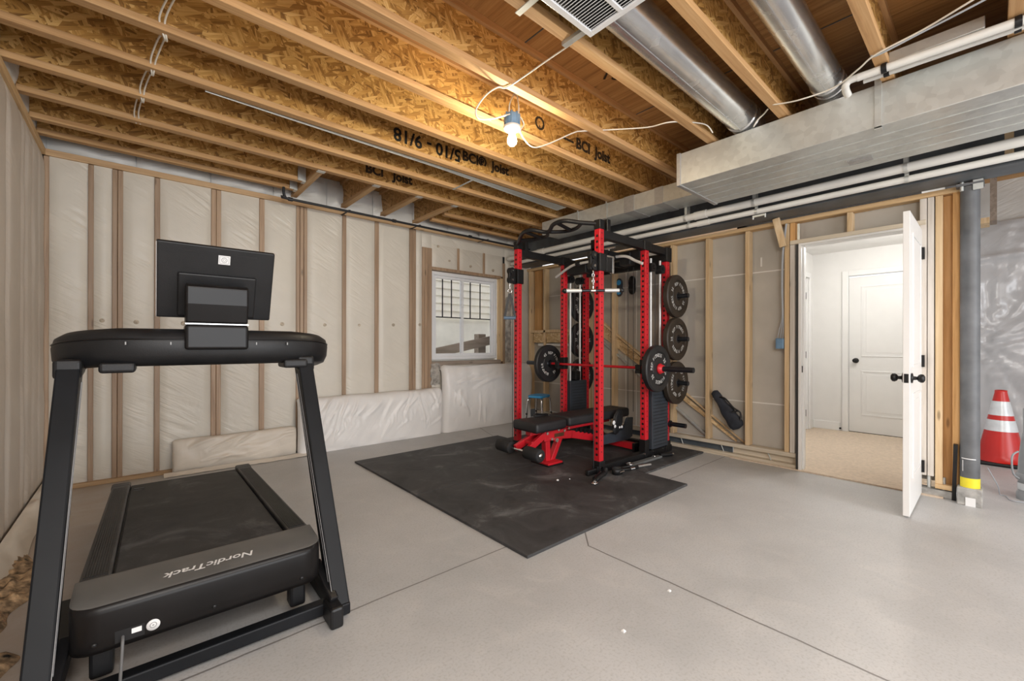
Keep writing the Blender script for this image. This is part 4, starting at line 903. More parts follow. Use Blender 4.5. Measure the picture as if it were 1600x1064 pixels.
for i, dx in enumerate((0.0, 0.022)):
    cable('white cable stapled in zigzag loops under joists at the upper left, %s strand' % ('first', 'second')[i],
          [(0.13+dx, 2.35, 2.72), (0.105+dx, 2.55, 2.79), (0.07+dx, 2.70, 2.745), (0.095+dx*0.3, 2.78, 2.692), (0.08+dx, 2.95, 2.80), (0.045+dx, 3.10, 2.74), (0.05+dx*0.3, 3.19, 2.692), (0.03+dx, 3.36, 2.79), (0.0+dx, 3.50, 2.74), (0.01+dx*0.3, 3.59, 2.692), (-0.01+dx, 3.75, 2.79), (-0.03+dx, 3.90, 2.74), (-0.02+dx, 3.98, 2.70)], 0.0045, 'romex', 6, 'cable', 'cable strands at the upper left')
# bare bulb fixture
t = thing('bare_bulb_fixture', 'lit bare bulb in a white holder under a blue box, hanging from cables', 'light fixture', (1.843, 2.1, 2.66))
c = (1.843, 2.1)
m = MB().lathe([(0.0, 0.075), (0.047, 0.075), (0.05, 0.07), (0.05, 0.0), (0.0, 0.0)], (c[0], c[1], 2.588), n=28)
for a in range(8): m.box(c[0]+0.048*math.cos(a*PI/4)-0.004, c[0]+0.048*math.cos(a*PI/4)+0.004, c[1]+0.048*math.sin(a*PI/4)-0.004, c[1]+0.048*math.sin(a*PI/4)+0.004, 2.59, 2.67)
m.build('octagon_box', 'blue_box', t)
MB().lathe([(0.0, 0.034), (0.056, 0.034), (0.058, 0.026), (0.05, 0.012), (0.026, 0.004), (0.022, -0.012), (0.0, -0.012)], (c[0], c[1], 2.553), n=32).build('lamp_holder', 'porcelain', t)
MB().lathe([(0.013, 0.066), (0.013, 0.05), (0.02, 0.042), (0.029, 0.02), (0.031, 0.0), (0.027, -0.016), (0.016, -0.027), (0.0, -0.031)], (c[0], c[1], 2.49), n=32).build('bulb', 'bulb', bpy.data.objects['lamp_holder'])
MB().tube(smoothpath([(1.805, 2.085, 2.655), (1.80, 2.075, 2.71), (1.82, 2.06, 2.77)], 5), 0.004, 8).tube(smoothpath([(1.885, 2.085, 2.655), (1.875, 2.07, 2.72), (1.85, 2.06, 2.78)], 5), 0.004, 8).build('hanging_cable', 'romex', t)
MB().box(1.76, 1.90, 1.99, 2.03, 2.775, 2.79).bar((1.83, 2.06, 2.78), (1.83, 1.962, 2.80), 0.02, 0.01).build('hanging_bracket', 'galv', t)

# ------------------------------------------------------------------ rubber mats
def mat(label, x0, x1, y0, y1):
    t = MB().box(x0, x1, y0, y1, 0.0005, 0.018).build('rubber_mat', 'rubber', bevel=0.003)
    return tag(t, label, 'mat', 'black rubber floor mats')
mat('near black rubber mat, the one with the long edge facing the open floor', 1.565, 3.360, 1.650, 2.868)
mat('black rubber mat on the far side, under the bench rollers and nearest the wrapped ledge', 1.568, 3.360, 2.871, 4.088)
mat('black rubber mat under the back of the red rack, nearest the framed wall', 3.364, 4.50, 2.035, 3.90)
MT = 0.018
def crumb(x, y, s, nm='white_crumb'):
    m = MB().lathe([(0.001, 0.0), (s, 0.0), (s*0.8, s*0.5), (0.001, s*0.9)], (x, y, 0.0188), n=5, smooth=False)
    return tag(m.build('paper_scrap', 'white_print'), 'tiny white scrap on the black mat in front of the bench', 'scrap', 'white scraps on the mat')
crumb(2.62, 2.40, 0.012); crumb(2.72, 2.355, 0.007)
for (x, y, s, lb) in ((1.46, 0.98, 0.011, 'tiny white scrap on bare concrete below the corner of the floor joint'), (1.86, 1.0, 0.010, 'thin white scrap on concrete beside the long floor joint')):
    tag(MB().lathe([(0.001, 0.001), (s, 0.001), (s*0.8, s*0.5), (0.001, s*0.9)], (x, y, 0), n=4, smooth=False).build('paper_scrap', 'white_print'), lb, 'scrap')

# ------------------------------------------------------------------ treadmill (local frame: x across, y along the deck toward the back wall)
TM = thing('treadmill', 'large black treadmill with its motor hood and tilted screen back toward us', 'treadmill', (0.205, 1.85, 0), math.radians(-1.2))
P = dict(parent=TM, world=False)
dz = lambda y: 0.332-(y-0.2)*0.041        # top of the side rails, falling slightly toward the rear
YR = 1.76
def hood_fn(prof, hw, r=0.07):
    def fn(u, v):
        i = v*(len(prof)-1); k = min(int(i), len(prof)-2); f = i-k
        y = prof[k][0]*(1-f)+prof[k+1][0]*f; z = prof[k][1]*(1-f)+prof[k+1][1]*f
        x = -hw+2*hw*u; e = hw-abs(x)
        if e < r: y += (r-math.sqrt(max(0, r*r-(r-e)**2)))*(1 if y < 0.17 else 0)*(1-max(0, y)/0.2)
        return (x, y, z)
    return fn
xs = [0, .004, .015, .03, .05, .07, .1]+[.1+.8*i/10 for i in range(1, 10)]+[.9, .93, .95, .97, .985, .996, 1]
prof = [(0.19, 0.15), (0.06, 0.15), (0.02, 0.165), (0.004, 0.19), (0.0, 0.22), (0.0, 0.295), (0.003, 0.309), (0.012, 0.318)]
m = MB(); f = hood_fn(prof, 0.372); nv = len(prof)-1
m.grid(lambda u, v: f(xs[round(u*(len(xs)-1))], v), len(xs)-1, nv)
hood = m.build('motor_hood', 'black_gloss', **P)
prof2 = [(0.012, 0.318), (0.02, 0.322), (0.20, 0.3345), (0.215, 0.331), (0.215, 0.30)]
m = MB(); f2 = hood_fn(prof2, 0.372)
m.grid(lambda u, v: f2(xs[round(u*(len(xs)-1))], v), len(xs)-1, len(prof2)-1)
top = m.build('hood_cover', 'graphite', **P)
m = MB()
for s in (-1, 1): m.add([(s*0.372, y+(0.07 if y < 0.05 else 0), z) for y, z in prof+prof2[1:]]+[(s*0.372, 0.215, 0.15)], [tuple(range(len(prof)+len(prof2)))])
m.build('hood_side', 'black_gloss', **P)
m = MB(); put_text(m, 'NordicTrack', 0.052, (-0.0, 0.085, 0.3285), (-1, 0, 0), (0, -1, -0.069), shear=0.25, offset=0.001)
m.build('lettering', 'white_print', hood, world=False, fix=False)
m = MB().lathe([(0.0001, -0.001), (0.018, -0.001), (0.018, 0.003)], (-0.168, 0.0, 0.212), (0, 1, 0), 28); m.build('round_sticker', 'white_print', hood, world=False)
m = MB().lathe([(0.007, -0.0018), (0.010, -0.0018)], (-0.168, 0.0, 0.212), (0, 1, 0), 24).lathe([(0.0001, -0.0018), (0.003, -0.0018)], (-0.168, 0.0, 0.212), (0, 1, 0), 16); m.build('sticker_mark', 'grey_print', hood, world=False)
MB().box(-0.222, -0.197, -0.0012, 0.003, 0.206, 0.222).build('socket_label', 'white_print', hood, world=False)
MB().box(-0.262, -0.19, -0.0008, 0.003, 0.19, 0.228).build('socket_plate', 'black', hood, world=False)
MB().lathe([(0.001, -0.003), (0.006, -0.003), (0.008, 0.002)], (-0.31, 0.0, 0.205), (0, 1, 0), 12).lathe([(0.001, -0.003), (0.006, -0.003), (0.008, 0.002)], (0.0, 0.0, 0.205), (0, 1, 0), 12).lathe([(0.001, -0.003), (0.006, -0.003), (0.008, 0.002)], (0.29, 0.0, 0.205), (0, 1, 0), 12).build('screw', 'black', hood, world=False)
MB().tube(smoothpath([(-0.243, 0.004, 0.207), (-0.243, -0.02, 0.19), (-0.246, -0.03, 0.12), (-0.25, -0.04, 0.05), (-0.255, -0.10, 0.008), (-0.27, -0.35, 0.006), (-0.30, -0.7, 0.006)], 6), 0.0045, 8).build('power_cord', 'cord_grey', **P)
# deck, belt, side rails
m = MB().prism([(0.2, 0.16), (YR-0.03, 0.13), (YR-0.03, dz(YR)-0.03), (0.2, 0.30)], 'X', -0.335, 0.335); m.build('deck', 'black', **P)
bz = lambda y: dz(y)-0.016
MB().prism([(0.2, bz(0.2)-0.012), (YR-0.02, bz(YR)-0.012), (YR, bz(YR)-0.03), (YR+0.004, bz(YR)-0.012), (YR-0.01, bz(YR)), (0.2, bz(0.2))], 'X', -0.277, 0.277).build('running_belt', 'belt', bevel=0.004, **P)
m = MB()
for k in range(2):
    for j in range(3): y = YR-0.12-0.05*k; m.box(-0.262, -0.215, y-0.004, y+0.0, bz(y)+0.0002, bz(y)+0.0012)
m.build('belt_mark', 'grey_print', bpy.data.objects['running_belt'], world=False)
for s in (-1, 1):
    a, b = (0.283, 0.366) if s > 0 else (-0.366, -0.283)
    pr = [(0.21, 0.20), (YR, 0.17), (YR+0.02, 0.19), (YR+0.02, dz(YR)-0.02), (YR, dz(YR)), (0.21, dz(0.21))]
    rail = MB().prism(pr, 'X', a, b).build('side_rail', 'rail', bevel=0.008, seg=3, **P)
    g = MB()
    for i in range(9):
        x = a+0.012+(b-a-0.024)*i/8; g.bar((x, 0.235, dz(0.235)+0.0008), (x, YR-0.11, dz(YR-0.11)+0.0008), 0.0042, 0.004)
    g.build('rail_tread', 'black_soft', rail, world=False)
    MB().box(a-0.004, b+0.004, YR-0.06, YR+0.028, 0.165, dz(YR)+0.004).build('end_cap', 'rail', bevel=0.012, seg=3, **P)
    MB().box(s*0.30-0.03, s*0.30+0.03, 1.45, 1.56, 0.0, 0.16).build('rear_foot', 'black', bevel=0.01, **P)
# steel frame
for s in (-1, 1):
    MB().box(s*0.435-0.035, s*0.435+0.035, -0.045, 0.75, 0.012, 0.06).build('base_side', 'steel_dark', bevel=0.006, **P)
    MB().box(s*0.40-0.026, s*0.40+0.026, -0.095, 0.02, 0.0, 0.085).build('base_foot', 'black', bevel=0.010, **P)
    MB().box(s*0.435-0.03, s*0.435+0.03, 0.70, 0.78, 0.0, 0.03).build('base_foot', 'black', bevel=0.008, **P)
    up_ = Vector((0, 1, -0.4)).normalized()
    ax = Vector((-0.02*s, 0.54, 1.035)).normalized()
    a = Vector((s*0.437, -0.005, 0.02)); b = Vector((s*0.418, 0.51, 1.06))
    u = MB().bar(a, b, 0.066, 0.092, (0, 1, 0)).build('upright', 'steel_dark', bevel=0.006, **P)
    e = MB()
    for q in (-0.030, 0.002): e.bar(a+Vector((-s*0.0345, q, 0.05)), b+Vector((-s*0.0345, q, -0.06)), 0.0015, 0.004, (0, 1, 0))
    e.build('edge_line', 'grey_print', u, world=False)
    MB().bar((s*0.385, 0.16, 0.17), (s*0.405, -0.03, 0.075), 0.035, 0.055).build('lift_arm', 'black', bevel=0.006, **P)
MB().box(-0.40, 0.40, 0.005, 0.055, 0.015, 0.065).build('base_crossbar', 'steel_dark', bevel=0.006, **P)
for x in (-0.30, 0.30): MB().box(x-0.03, x+0.03, 0.10, 0.17, 0.04, 0.16).build('deck_bracket', 'black', bevel=0.01, **P)
# console bar swept back at both ends
cx = 0.045
SEC = [(-0.005, -0.078), (-0.035, -0.066), (-0.052, -0.03), (-0.056, 0.02), (-0.046, 0.058), (-0.02, 0.076), (0.03, 0.080), (0.10, 0.07), (0.115, 0.04), (0.10, -0.02), (0.06, -0.07)]
def bar_pt(t):
    a = t*PI/2; s = math.sin(a); c_ = math.cos(a)
    x = 0.495*math.copysign(abs(s)**0.62, s); y = 0.80-0.33*(abs(c_)**0.62)
    return x, y
pts = []; n = 44
for i in range(n+1):
    t = -1+2*i/n; t = math.copysign(abs(t)**0.8, t); pts.append(bar_pt(t))
vs = []; fs = []
for i, (x, y) in enumerate(pts):
    p = pts[max(i-1, 0)]; q = pts[min(i+1, n)]; d = Vector((q[0]-p[0], q[1]-p[1])).normalized(); nr = Vector((-d.y, d.x))
    k = max(0, (y-0.50)/0.30); h = 1-0.12*k; dw = 1-0.25*k; drop = -0.0*k
    mid = 1.135-0.045*k
    for sy, sz in SEC: vs.append((cx+x+nr.x*sy*dw, y+nr.y*sy*dw, mid+sz*h))
k = len(SEC)
for i in range(n): fs += [(i*k+j, i*k+(j+1) % k, (i+1)*k+(j+1) % k, (i+1)*k+j) for j in range(k)]
m = MB().add(vs, fs, True); m.add(vs, [tuple(range(k)), tuple(range(n*k, n*k+k))])
bar = m.build('console_bar', 'black_soft', **P)
# seam strip along the front of the bar and small hooks
vs = []; 
for i, (x, y) in enumerate(pts):
    if abs(x) > 0.489: continue
    p = pts[max(i-1, 0)]; q = pts[min(i+1, n)]; d = Vector((q[0]-p[0], q[1]-p[1])).normalized(); nr = Vector((-d.y, d.x))
    kk = max(0, (y-0.50)/0.30); vs.append((cx+x-nr.x*0.0535*(1-.25*kk), y-nr.y*0.0535*(1-.25*kk), 1.135-0.045*kk+0.034*(1-.12*kk)))
MB().tube(vs, 0.0035, 6).build('seam', 'black_gloss', bar, world=False)
m = MB()
for x in (-0.30, -0.16, 0.15, 0.28): m.box(cx+x-0.002, cx+x+0.002, 0.415, 0.43, 1.146, 1.158)
m.build('seam_clip', 'grey_print', bar, world=False)
for s in (-1, 1):
    MB().prism([(0.455, 1.012), (0.575, 1.03), (0.62, 1.09), (0.455, 1.09)], 'X', s*0.420-0.04, s*0.420+0.04).build('upright_cap', 'black_soft', bevel=0.014, seg=3, **P)
    MB().box(cx+s*0.325-0.055, cx+s*0.325+0.055, 0.44, 0.58, 1.033, 1.075).build('tray_box', 'black_soft', bevel=0.012, seg=3, **P)
# neck and screen
MB().box(cx-0.115, cx+0.115, 0.385, 0.50, 1.125, 1.233).build('neck_base', 'black_gloss', bevel=0.012, seg=3, **P)
MB().box(cx-0.114, cx+0.114, 0.388, 0.49, 1.2335, 1.2385).build('silver_line', 'silver', **P)
nk = MB().prism([(0.395, 1.239), (0.375, 1.32), (0.372, 1.395), (0.392, 1.408), (0.46, 1.40), (0.49, 1.239)], 'X', cx-0.113, cx+0.113).build('neck', 'black_gloss', bevel=0.008, seg=3, **P)
rot = Matrix.Rotation(math.radians(22), 3, 'X')          # top leans toward the hood side
sc = Vector((cx+0.008, 0.478, 1.425))
def S(x, y, z): return sc + rot @ Vector((x, y, z))
scr = MB().obox(sc, (0.432, 0.024, 0.335), rot).build('screen', 'black_soft', bevel=0.007, seg=3, **P)
MB().obox(S(0, 0.0125, 0), (0.420, 0.002, 0.322), rot).build('display_glass', 'black_gloss', scr, world=False)
MB().obox(S(-0.2155, -0.0115, 0), (0.0035, 0.004, 0.325), rot).build('rim_glint', 'silver', scr, world=False)  # bright strip imitates rim light along the screen's left edge
MB().obox(S(0.0, -0.020, -0.055), (0.29, 0.018, 0.195), rot).build('rear_housing', 'black_soft', scr, world=False, bevel=0.006)
MB().obox(S(0.0, -0.0125, 0.137), (0.29, 0.002, 0.006), rot).build('vent_slot', 'black', scr, world=False)
MB().obox(S(0.018, -0.0128, 0.112), (0.044, 0.0012, 0.040), rot).build('square_sticker', 'white_print', scr, world=False)
m = MB()
ax = rot @ Vector((0, -1, 0)); oc = S(0.018, -0.0138, 0.112)
m.lathe([(0.009, 0), (0.0115, 0)], oc, ax, 24)
m.lathe([(0.004, 0), (0.0055, 0)], oc, ax, 20)
for q in ((-0.017, 0, 0.001, 0.03), (0.017, 0, 0.001, 0.03)): m.obox(oc+rot @ Vector((q[0], 0, q[1])), (q[2]*1.5, 0.0004, q[3]), rot)
for q in ((0, 0.015), (0, -0.015)): m.obox(oc+rot @ Vector((q[0], 0, q[1])), (0.034, 0.0004, 0.0015), rot)
m.build('sticker_mark', 'grey_print', scr, world=False)

# ------------------------------------------------------------------ power rack
RK = thing('power_rack', 'red and black power rack with cable stacks standing on the rubber mats', 'power rack', (3.6, 2.85, MT))
YA, YC = 2.312, 3.385          # right and left sides
XF, XM, XB = 3.06, 3.80, 4.21
hw = 0.03
def upright(x, y, z0, z1):
    u = MB().box(x-hw, x+hw, y-hw, y+hw, z0, z1).build('upright', 'red', RK, bevel=0.004)
    h = MB(); z = z0+0.06
    while z < z1-0.03:
        h.lathe([(0.0001, 0.0006), (0.0125, 0.0006)], (x-hw, y, z), (-1, 0, 0), 12)
        h.lathe([(0.0001, 0.0006), (0.0065, 0.0006)], (x, y-hw, z+0.025), (0, -1, 0), 10); z += 0.0508
    h.build('adjustment_hole', 'black', u, fix=False); return u
for y in (YA, YC):
    upright(XF, y, 0.12, 2.172); upright(XM, y, 0.20, 2.095); upright(XB, y, 0.13, 2.035)
    s = 1 if y == YC else -1
    MB().box(XF-0.04, XF+0.04, y-0.04, y+0.04, MT, 0.125).build('foot_bracket', 'black', RK, bevel=0.005)
    MB().box(XM-0.036, XM+0.036, y-0.036, y+0.036, MT, 0.205).build('foot_bracket', 'black', RK, bevel=0.005)
    MB().box(XB-0.036, XB+0.05, y-0.036, y+0.036, MT, 0.135).build('foot_bracket', 'black', RK, bevel=0.005)
    MB().box(XF-0.06, XB+0.08, y-0.032, y+0.032, MT+0.002, 0.085).build('base_rail', 'black', RK, bevel=0.004)
    b_ = MB()
    for x in (XF-0.01, XM-0.05, XM+0.12, XB-0.1): b_.cyl((x, y-0.042, 0.07), (x, y-0.030, 0.07), 0.011, 6)
    b_.build('bolt', 'chrome', RK)
    MB().box(XF-0.034, XF+0.034, y-0.034, y+0.034, 2.172, 2.255).build('cap', 'black', RK, bevel=0.005)
    MB().box(XF+0.075, XF+0.125, y-0.034, y+0.034, 2.16, 2.275).build('cap', 'black', RK, bevel=0.005)
    MB().box(XF+0.028, XB+0.03, y-0.03, y+0.03, 2.097, 2.172).build('top_beam', 'black', RK, bevel=0.004)
    MB().box(XM-0.06, XM+0.06, y-0.04, y+0.04, 2.09, 2.185).build('gusset', 'black', RK, bevel=0.006)
    MB().box(XB-0.05, XB+0.05, y-0.045, y+0.045, 2.03, 2.18).build('gusset', 'black', RK, bevel=0.006)
    # cable columns: trolleys, guide rods, stack shrouds
    yo = y
    MB().box(XM+0.055, XB-0.045, yo-0.055, yo+0.055, 0.10, 0.715).build('stack_shroud', 'slate', RK, bevel=0.004)
    r_ = MB()
    for i in range(17): z = 0.13+i*0.034; r_.box(XM+0.085, XB-0.075, yo-0.0575, yo-0.054, z, z+0.004)
    r_.build('weight_plate_gap', 'black', RK)
    for x in (XM+0.115, XB-0.115):
        MB().cyl((x, yo, 0.7), (x, yo, 2.03), 0.012, 16).build('guide_rod', 'satin', RK)
        MB().cyl((x-0.016, yo-0.045, 1.935), (x-0.016, yo+0.03, 1.935), 0.045, 24).cyl((x-0.016, yo-0.06, 1.935), (x-0.016, yo-0.04, 1.935), 0.02, 14).build('pulley', 'black_soft', RK)
    MB().box(XM+0.16, XB-0.16, yo-0.05, yo+0.05, 0.72, 0.83).build('stack_carriage', 'black', RK, bevel=0.01)
    MB().cyl((XM+0.20, yo, 0.83), (XM+0.20, yo, 1.95), 0.0035, 8).build('cable', 'cable_steel', RK)
    # weight pegs at the back
    for z in (1.66, 1.21, 0.752, 0.31):
        MB().cyl((4.245, y+s*0.03, z), (4.245, y+s*(0.235 if z > 0.5 else 0.21), z), 0.0235, 20).cyl((4.245, y+s*0.03, z), (4.245, y+s*0.045, z), 0.036, 20).build('weight_peg', 'iron_black', RK)
MB().box(XM-0.035, XM+0.035, YA+0.03, YC-0.03, 2.03, 2.115).build('cross_beam', 'black', RK, bevel=0.004)
MB().box(XB-0.03, XB+0.03, YA+0.03, YC-0.03, 1.99, 2.12).build('cross_beam', 'black', RK, bevel=0.004)
MB().box(XB-0.03, XB+0.03, YA+0.03, YC-0.03, MT+0.002, 0.085).build('cross_beam', 'black', RK, bevel=0.004)
MB().box(XM-0.03, XB+0.03, 2.80, 2.86, 2.03, 2.11).build('pulley_beam', 'black', RK, bevel=0.004)
MB().box(3.40, XM-0.03, 2.60, 2.66, 2.055, 2.115).box(3.40, 3.46, 2.585, 2.675, 2.06, 2.20).build('pulley_beam', 'black', RK, bevel=0.004)
for (x, z) in ((3.46, 2.09), (3.62, 2.05), (3.95, 2.02)): MB().cyl((x, 2.59, z), (x, 2.67, z), 0.042, 22).build('pulley', 'black_soft', RK)
for b_ in ((2.45, 2.58, 1.97, 2.10), (3.02, 3.30, 1.96, 2.08)): MB().box(XM-0.05, XM+0.05, *b_).build('pulley_box', 'black', RK, bevel=0.01)
MB().cyl((XM-0.06, 2.62, 2.17), (XM-0.06, 2.80, 2.17), 0.012, 12).cyl((XM-0.06, 2.80, 2.17), (XM-0.06, 2.83, 2.17), 0.02, 12).cyl((XM-0.06, 2.7, 2.17), (XM-0.06, 2.7, 2.08), 0.010, 10).build('lever', 'chrome', RK)
# multi-grip chin-up bar
main = smoothpath([(XF-0.02, YC-0.02, 2.225), (2.98, 3.28, 2.235), (2.88, 3.12, 2.262), (2.86, 2.98, 2.265), (2.95, 2.84, 2.235), (2.88, 2.70, 2.262), (2.87, 2.56, 2.265), (2.96, 2.43, 2.238), (XF-0.02, YA+0.02, 2.225)], 8)
cb = MB().tube(main, 0.019, 14).build('chin_up_bar', 'black_soft', RK)
MB().tube(smoothpath([(2.98, 3.26, 2.237), (3.06, 3.10, 2.235), (3.06, 2.96, 2.235), (2.96, 2.85, 2.235)], 6), 0.017, 12).tube(smoothpath([(2.96, 2.83, 2.235), (3.06, 2.72, 2.235), (3.06, 2.58, 2.235), (2.97, 2.44, 2.238)], 6), 0.017, 12).build('grip_loop', 'black_soft', cb)
MB().tube([(2.87, 3.06, 2.262), (3.06, 3.04, 2.235)], 0.017, 12).tube([(2.87, 2.64, 2.262), (3.06, 2.65, 2.235)], 0.017, 12).build('grip_loop', 'black_soft', cb)
# front cable trolleys
for y in (YA, YC):
    tr = MB().box(XF-0.045, XF+0.045, y-0.045, y+0.045, 1.80, 1.955).build('trolley', 'black', RK, bevel=0.006)
    MB().box(XF-0.135, XF-0.045, y-0.016, y+0.016, 1.80, 1.96).build('pulley_bracket', 'black', tr, bevel=0.006)
    MB().cyl((XF-0.10, y-0.028, 1.93), (XF-0.10, y+0.028, 1.93), 0.036, 24).cyl((XF-0.10, y-0.028, 1.835), (XF-0.10, y+0.028, 1.835), 0.036, 24).build('pulley', 'black_soft', tr)
    MB().cyl((XF-0.10, y-0.034, 1.93), (XF-0.10, y+0.034, 1.93), 0.012, 12).cyl((XF-0.10, y-0.034, 1.835), (XF-0.10, y+0.034, 1.835), 0.012, 12).build('axle', 'chrome', tr)
    MB().cyl((XF-0.075, y+0.0, 1.80), (XF-0.075, y+0.0, MT+0.05), 0.003, 8).build('cable', 'cable_steel', RK)
    MB().box(XF-0.17, XF-0.04, y-0.02, y+0.02, MT+0.002, 0.07).build('floor_pulley', 'black', RK, bevel=0.01)
MB().box(XF+0.045, XF+0.13, YA-0.05, YA-0.02, 1.80, 1.93).build('selector_plate', 'black', RK, bevel=0.004)
MB().box(XF+0.13, XF+0.155, YA-0.05, YA-0.02, 1.79, 1.945).box(XF+0.05, XF+0.13, YA-0.0515, YA-0.048, 1.93, 1.945).build('selector_edge', 'silver', RK, bevel=0.002)
# J-cups
for y in (YA, YC):
    MB().box(XM-0.036, XM+0.036, y-0.036, y+0.036, 0.86, 1.0).box(XM-0.125, XM-0.036, y-0.030, y+0.030, 0.868, 0.902).box(XM-0.125, XM-0.105, y-0.030, y+0.030, 0.902, 0.955).build('bar_cup', 'black', RK, bevel=0.005)
# low-row foot plate at the back, thin cables
fp = [(3.50, 0.125), (4.02, 0.115), (4.10, 0.14), (4.112, 0.348), (4.012, 0.352), (3.965, 0.28), (3.90, 0.235), (3.50, 0.215)]
MB().prism(fp, 'Y', 2.64, 2.668).build('foot_plate', 'slate', RK, bevel=0.003)
m = MB()
for x, y, a, b in ((4.13, 2.72, 0.2, 2.0), (4.05, 2.60, 0.42, 2.0), (4.13, 2.95, 0.2, 2.0)): m.cyl((x, y, a), (x, y, b), 0.003, 6)
m.build('cable', 'cable_steel', RK)

# ------------------------------------------------------------------ barbell and plates
BZ = 0.922; BX = 3.722
BB = thing('barbell', 'barbell with a red shaft resting in the cups of the red rack', 'barbell', (BX, 2.85, BZ))
MB().cyl((BX, 2.19, BZ), (BX, 3.51, BZ), 0.014, 20).build('shaft', 'red', BB)
for y0, y1, s in ((2.19, 1.772, -1), (3.51, 3.925, 1)):
    slv = MB().cyl((BX, y0, BZ), (BX, y1, BZ), 0.025, 28).build('sleeve', 'iron_black', BB)
    MB().cyl((BX, y0-s*0.005, BZ), (BX, y0+s*0.02, BZ), 0.038, 28).build('collar', 'iron_black', slv)
R = 0.2245
def plate_mesh(y, s, mat):
    """bumper plate, lettered face toward s (+1: +Y, -1: -Y), inner face at y"""
    pr = [(0.0255, 0.004), (0.042, 0.004), (0.045, 0.0), (0.10, 0.004), (0.105, 0.009), (0.16, 0.009), (0.165, 0.0), (0.214, 0.0), (R, 0.010), (R, 0.050), (0.214, 0.060), (0.165, 0.060), (0.16, 0.051), (0.105, 0.051), (0.10, 0.056), (0.045, 0.060), (0.042, 0.056), (0.0255, 0.056), (0.0255, 0.004)]
    return pr
def plate(label, x, y, z, s, mat, words, rot=0.0, group=None, both=False):
    t = thing('weight_plate', label, 'weight plate', (x, y, z), group=group)
    pb = MB().lathe(plate_mesh(y, s, mat), (x, y, z), (0, s, 0), 64).build('plate_body', mat, t, smooth=True)
    MB().lathe([(0.0262, 0.003), (0.041, 0.003), (0.041, 0.057), (0.0262, 0.057)], (x, y, z), (0, s, 0), 40).build('hub_ring', 'iron_black', t)
    for side in ((1, -1) if both else (1,)):
        m = MB(); yy = y+s*(0.0608 if side == 1 else -0.0008); n = s*side
        right = (1, 0, 0) if n < 0 else (-1, 0, 0)
        for txt, ang, sp, size in words: ring_text(m, txt, size, 0.128, ang+rot, (x, yy-n*0.0075, z), right, (0, 0, 1), sp)
        m.build('lettering', 'white_ring', pb, fix=False)
    for p in t.children:
        if p.name.startswith('plate_body'):
            es = p.modifiers.new('edge', 'EDGE_SPLIT'); es.split_angle = 0.7
    return t
W1 = [('REP FITNESS', 0.0, 0.19, 0.046), ('REP FITNESS', PI, 0.19, 0.046), ('35', PI/2, 0.2, 0.05), ('35', -PI/2, 0.2, 0.05)]
W2 = [('REP FITNESS', 0.0, 0.2, 0.046), ('BUMPER', PI, 0.25, 0.046), ('45', PI/2, 0.2, 0.05), ('45', -PI/2, 0.2, 0.05)]
plate('black weight plate on the near right end of the barbell', BX, 2.165, BZ, -1, 'bumper_black', W1, -0.6, 'weight plates on the barbell', True)
plate('black weight plate on the far left end of the barbell', BX, 3.535, BZ, 1, 'bumper_black', W2, 0.9, 'weight plates on the barbell', True)
tag(MB().lathe([(0.026, 0.0), (0.05, 0.0), (0.05, 0.012), (0.04, 0.02), (0.036, 0.04), (0.026, 0.04)], (BX, 2.1045, BZ), (0, -1, 0), 28).build('bar_collar', 'red'), 'red clamp collar outside the near barbell plate', 'collar')
for i, (z, lab, rot) in enumerate(((1.66, 'top', 0.5), (1.21, 'middle', 0.0), (0.752, 'lowest', 1.3))):
    plate('brown-black weight plate, %s of the three on pegs right of the rack' % lab, 4.245, 2.243, z+0.0, -1, 'bumper', W1, rot, 'weight plates on the right pegs')
    plate('weight plate, %s of the three behind the guide rods left of the rack' % lab, 4.245, 3.454, z, 1, 'bumper_black', W1, rot, 'weight plates on the left pegs', True)

# ------------------------------------------------------------------ handles hung on the rack
LB = thing('lat_bar', 'long silver pull-down bar with bent ends hanging at the top of the rack', 'cable bar', (3.43, 2.64, 1.99))
MB().tube(smoothpath([(3.45, 3.19, 1.893), (3.44, 3.04, 1.955), (3.435, 2.93, 1.988), (3.43, 2.80, 1.993)], 5)+smoothpath([(3.43, 2.64, 1.993), (3.43, 2.40, 1.993), (3.425, 2.27, 1.975), (3.42, 2.18, 1.925), (3.415, 2.10, 1.885)], 5), 0.0135, 14).build('bar', 'satin', LB)
MB().cyl((3.433, 2.885, 1.992), (3.43, 2.83, 1.993), 0.024, 16).cyl((3.43, 2.45, 1.993), (3.43, 2.39, 1.993), 0.019, 16).build('grip', 'black_soft', LB)
MB().cyl((3.43, 2.64, 1.99), (3.43, 2.64, 2.047), 0.007, 10).build('hanger', 'chrome', LB)
HB = thing('short_bar', 'short silver straight bar with black ball ends hung before the front right upright', 'cable bar', (2.945, 2.275, 1.62))
dv = Vector((0.75, -0.66, 0.012)).normalized(); c0 = Vector((2.94, 2.285, 1.617))
for a, b in ((-0.235, -0.10), (0.10, 0.225)): MB().cyl(c0+dv*a, c0+dv*b, 0.0165, 18).build('sleeve', 'satin', HB)
MB().cyl(c0-dv*0.1, c0+dv*0.1, 0.011, 14).build('core', 'iron_black', HB)
MB().cyl(c0-dv*0.02, c0+dv*0.02, 0.017, 14).cyl(c0, c0+Vector((0, 0, 0.04)), 0.007, 10).build('swivel', 'chrome', HB)
for a in (-0.245, 0.245): MB().lathe([(0.001, -0.022), (0.015, -0.017), (0.024, 0), (0.015, 0.017), (0.001, 0.022)], c0+dv*a, dv, 18).build('ball_end', 'black', HB)
m = MB()
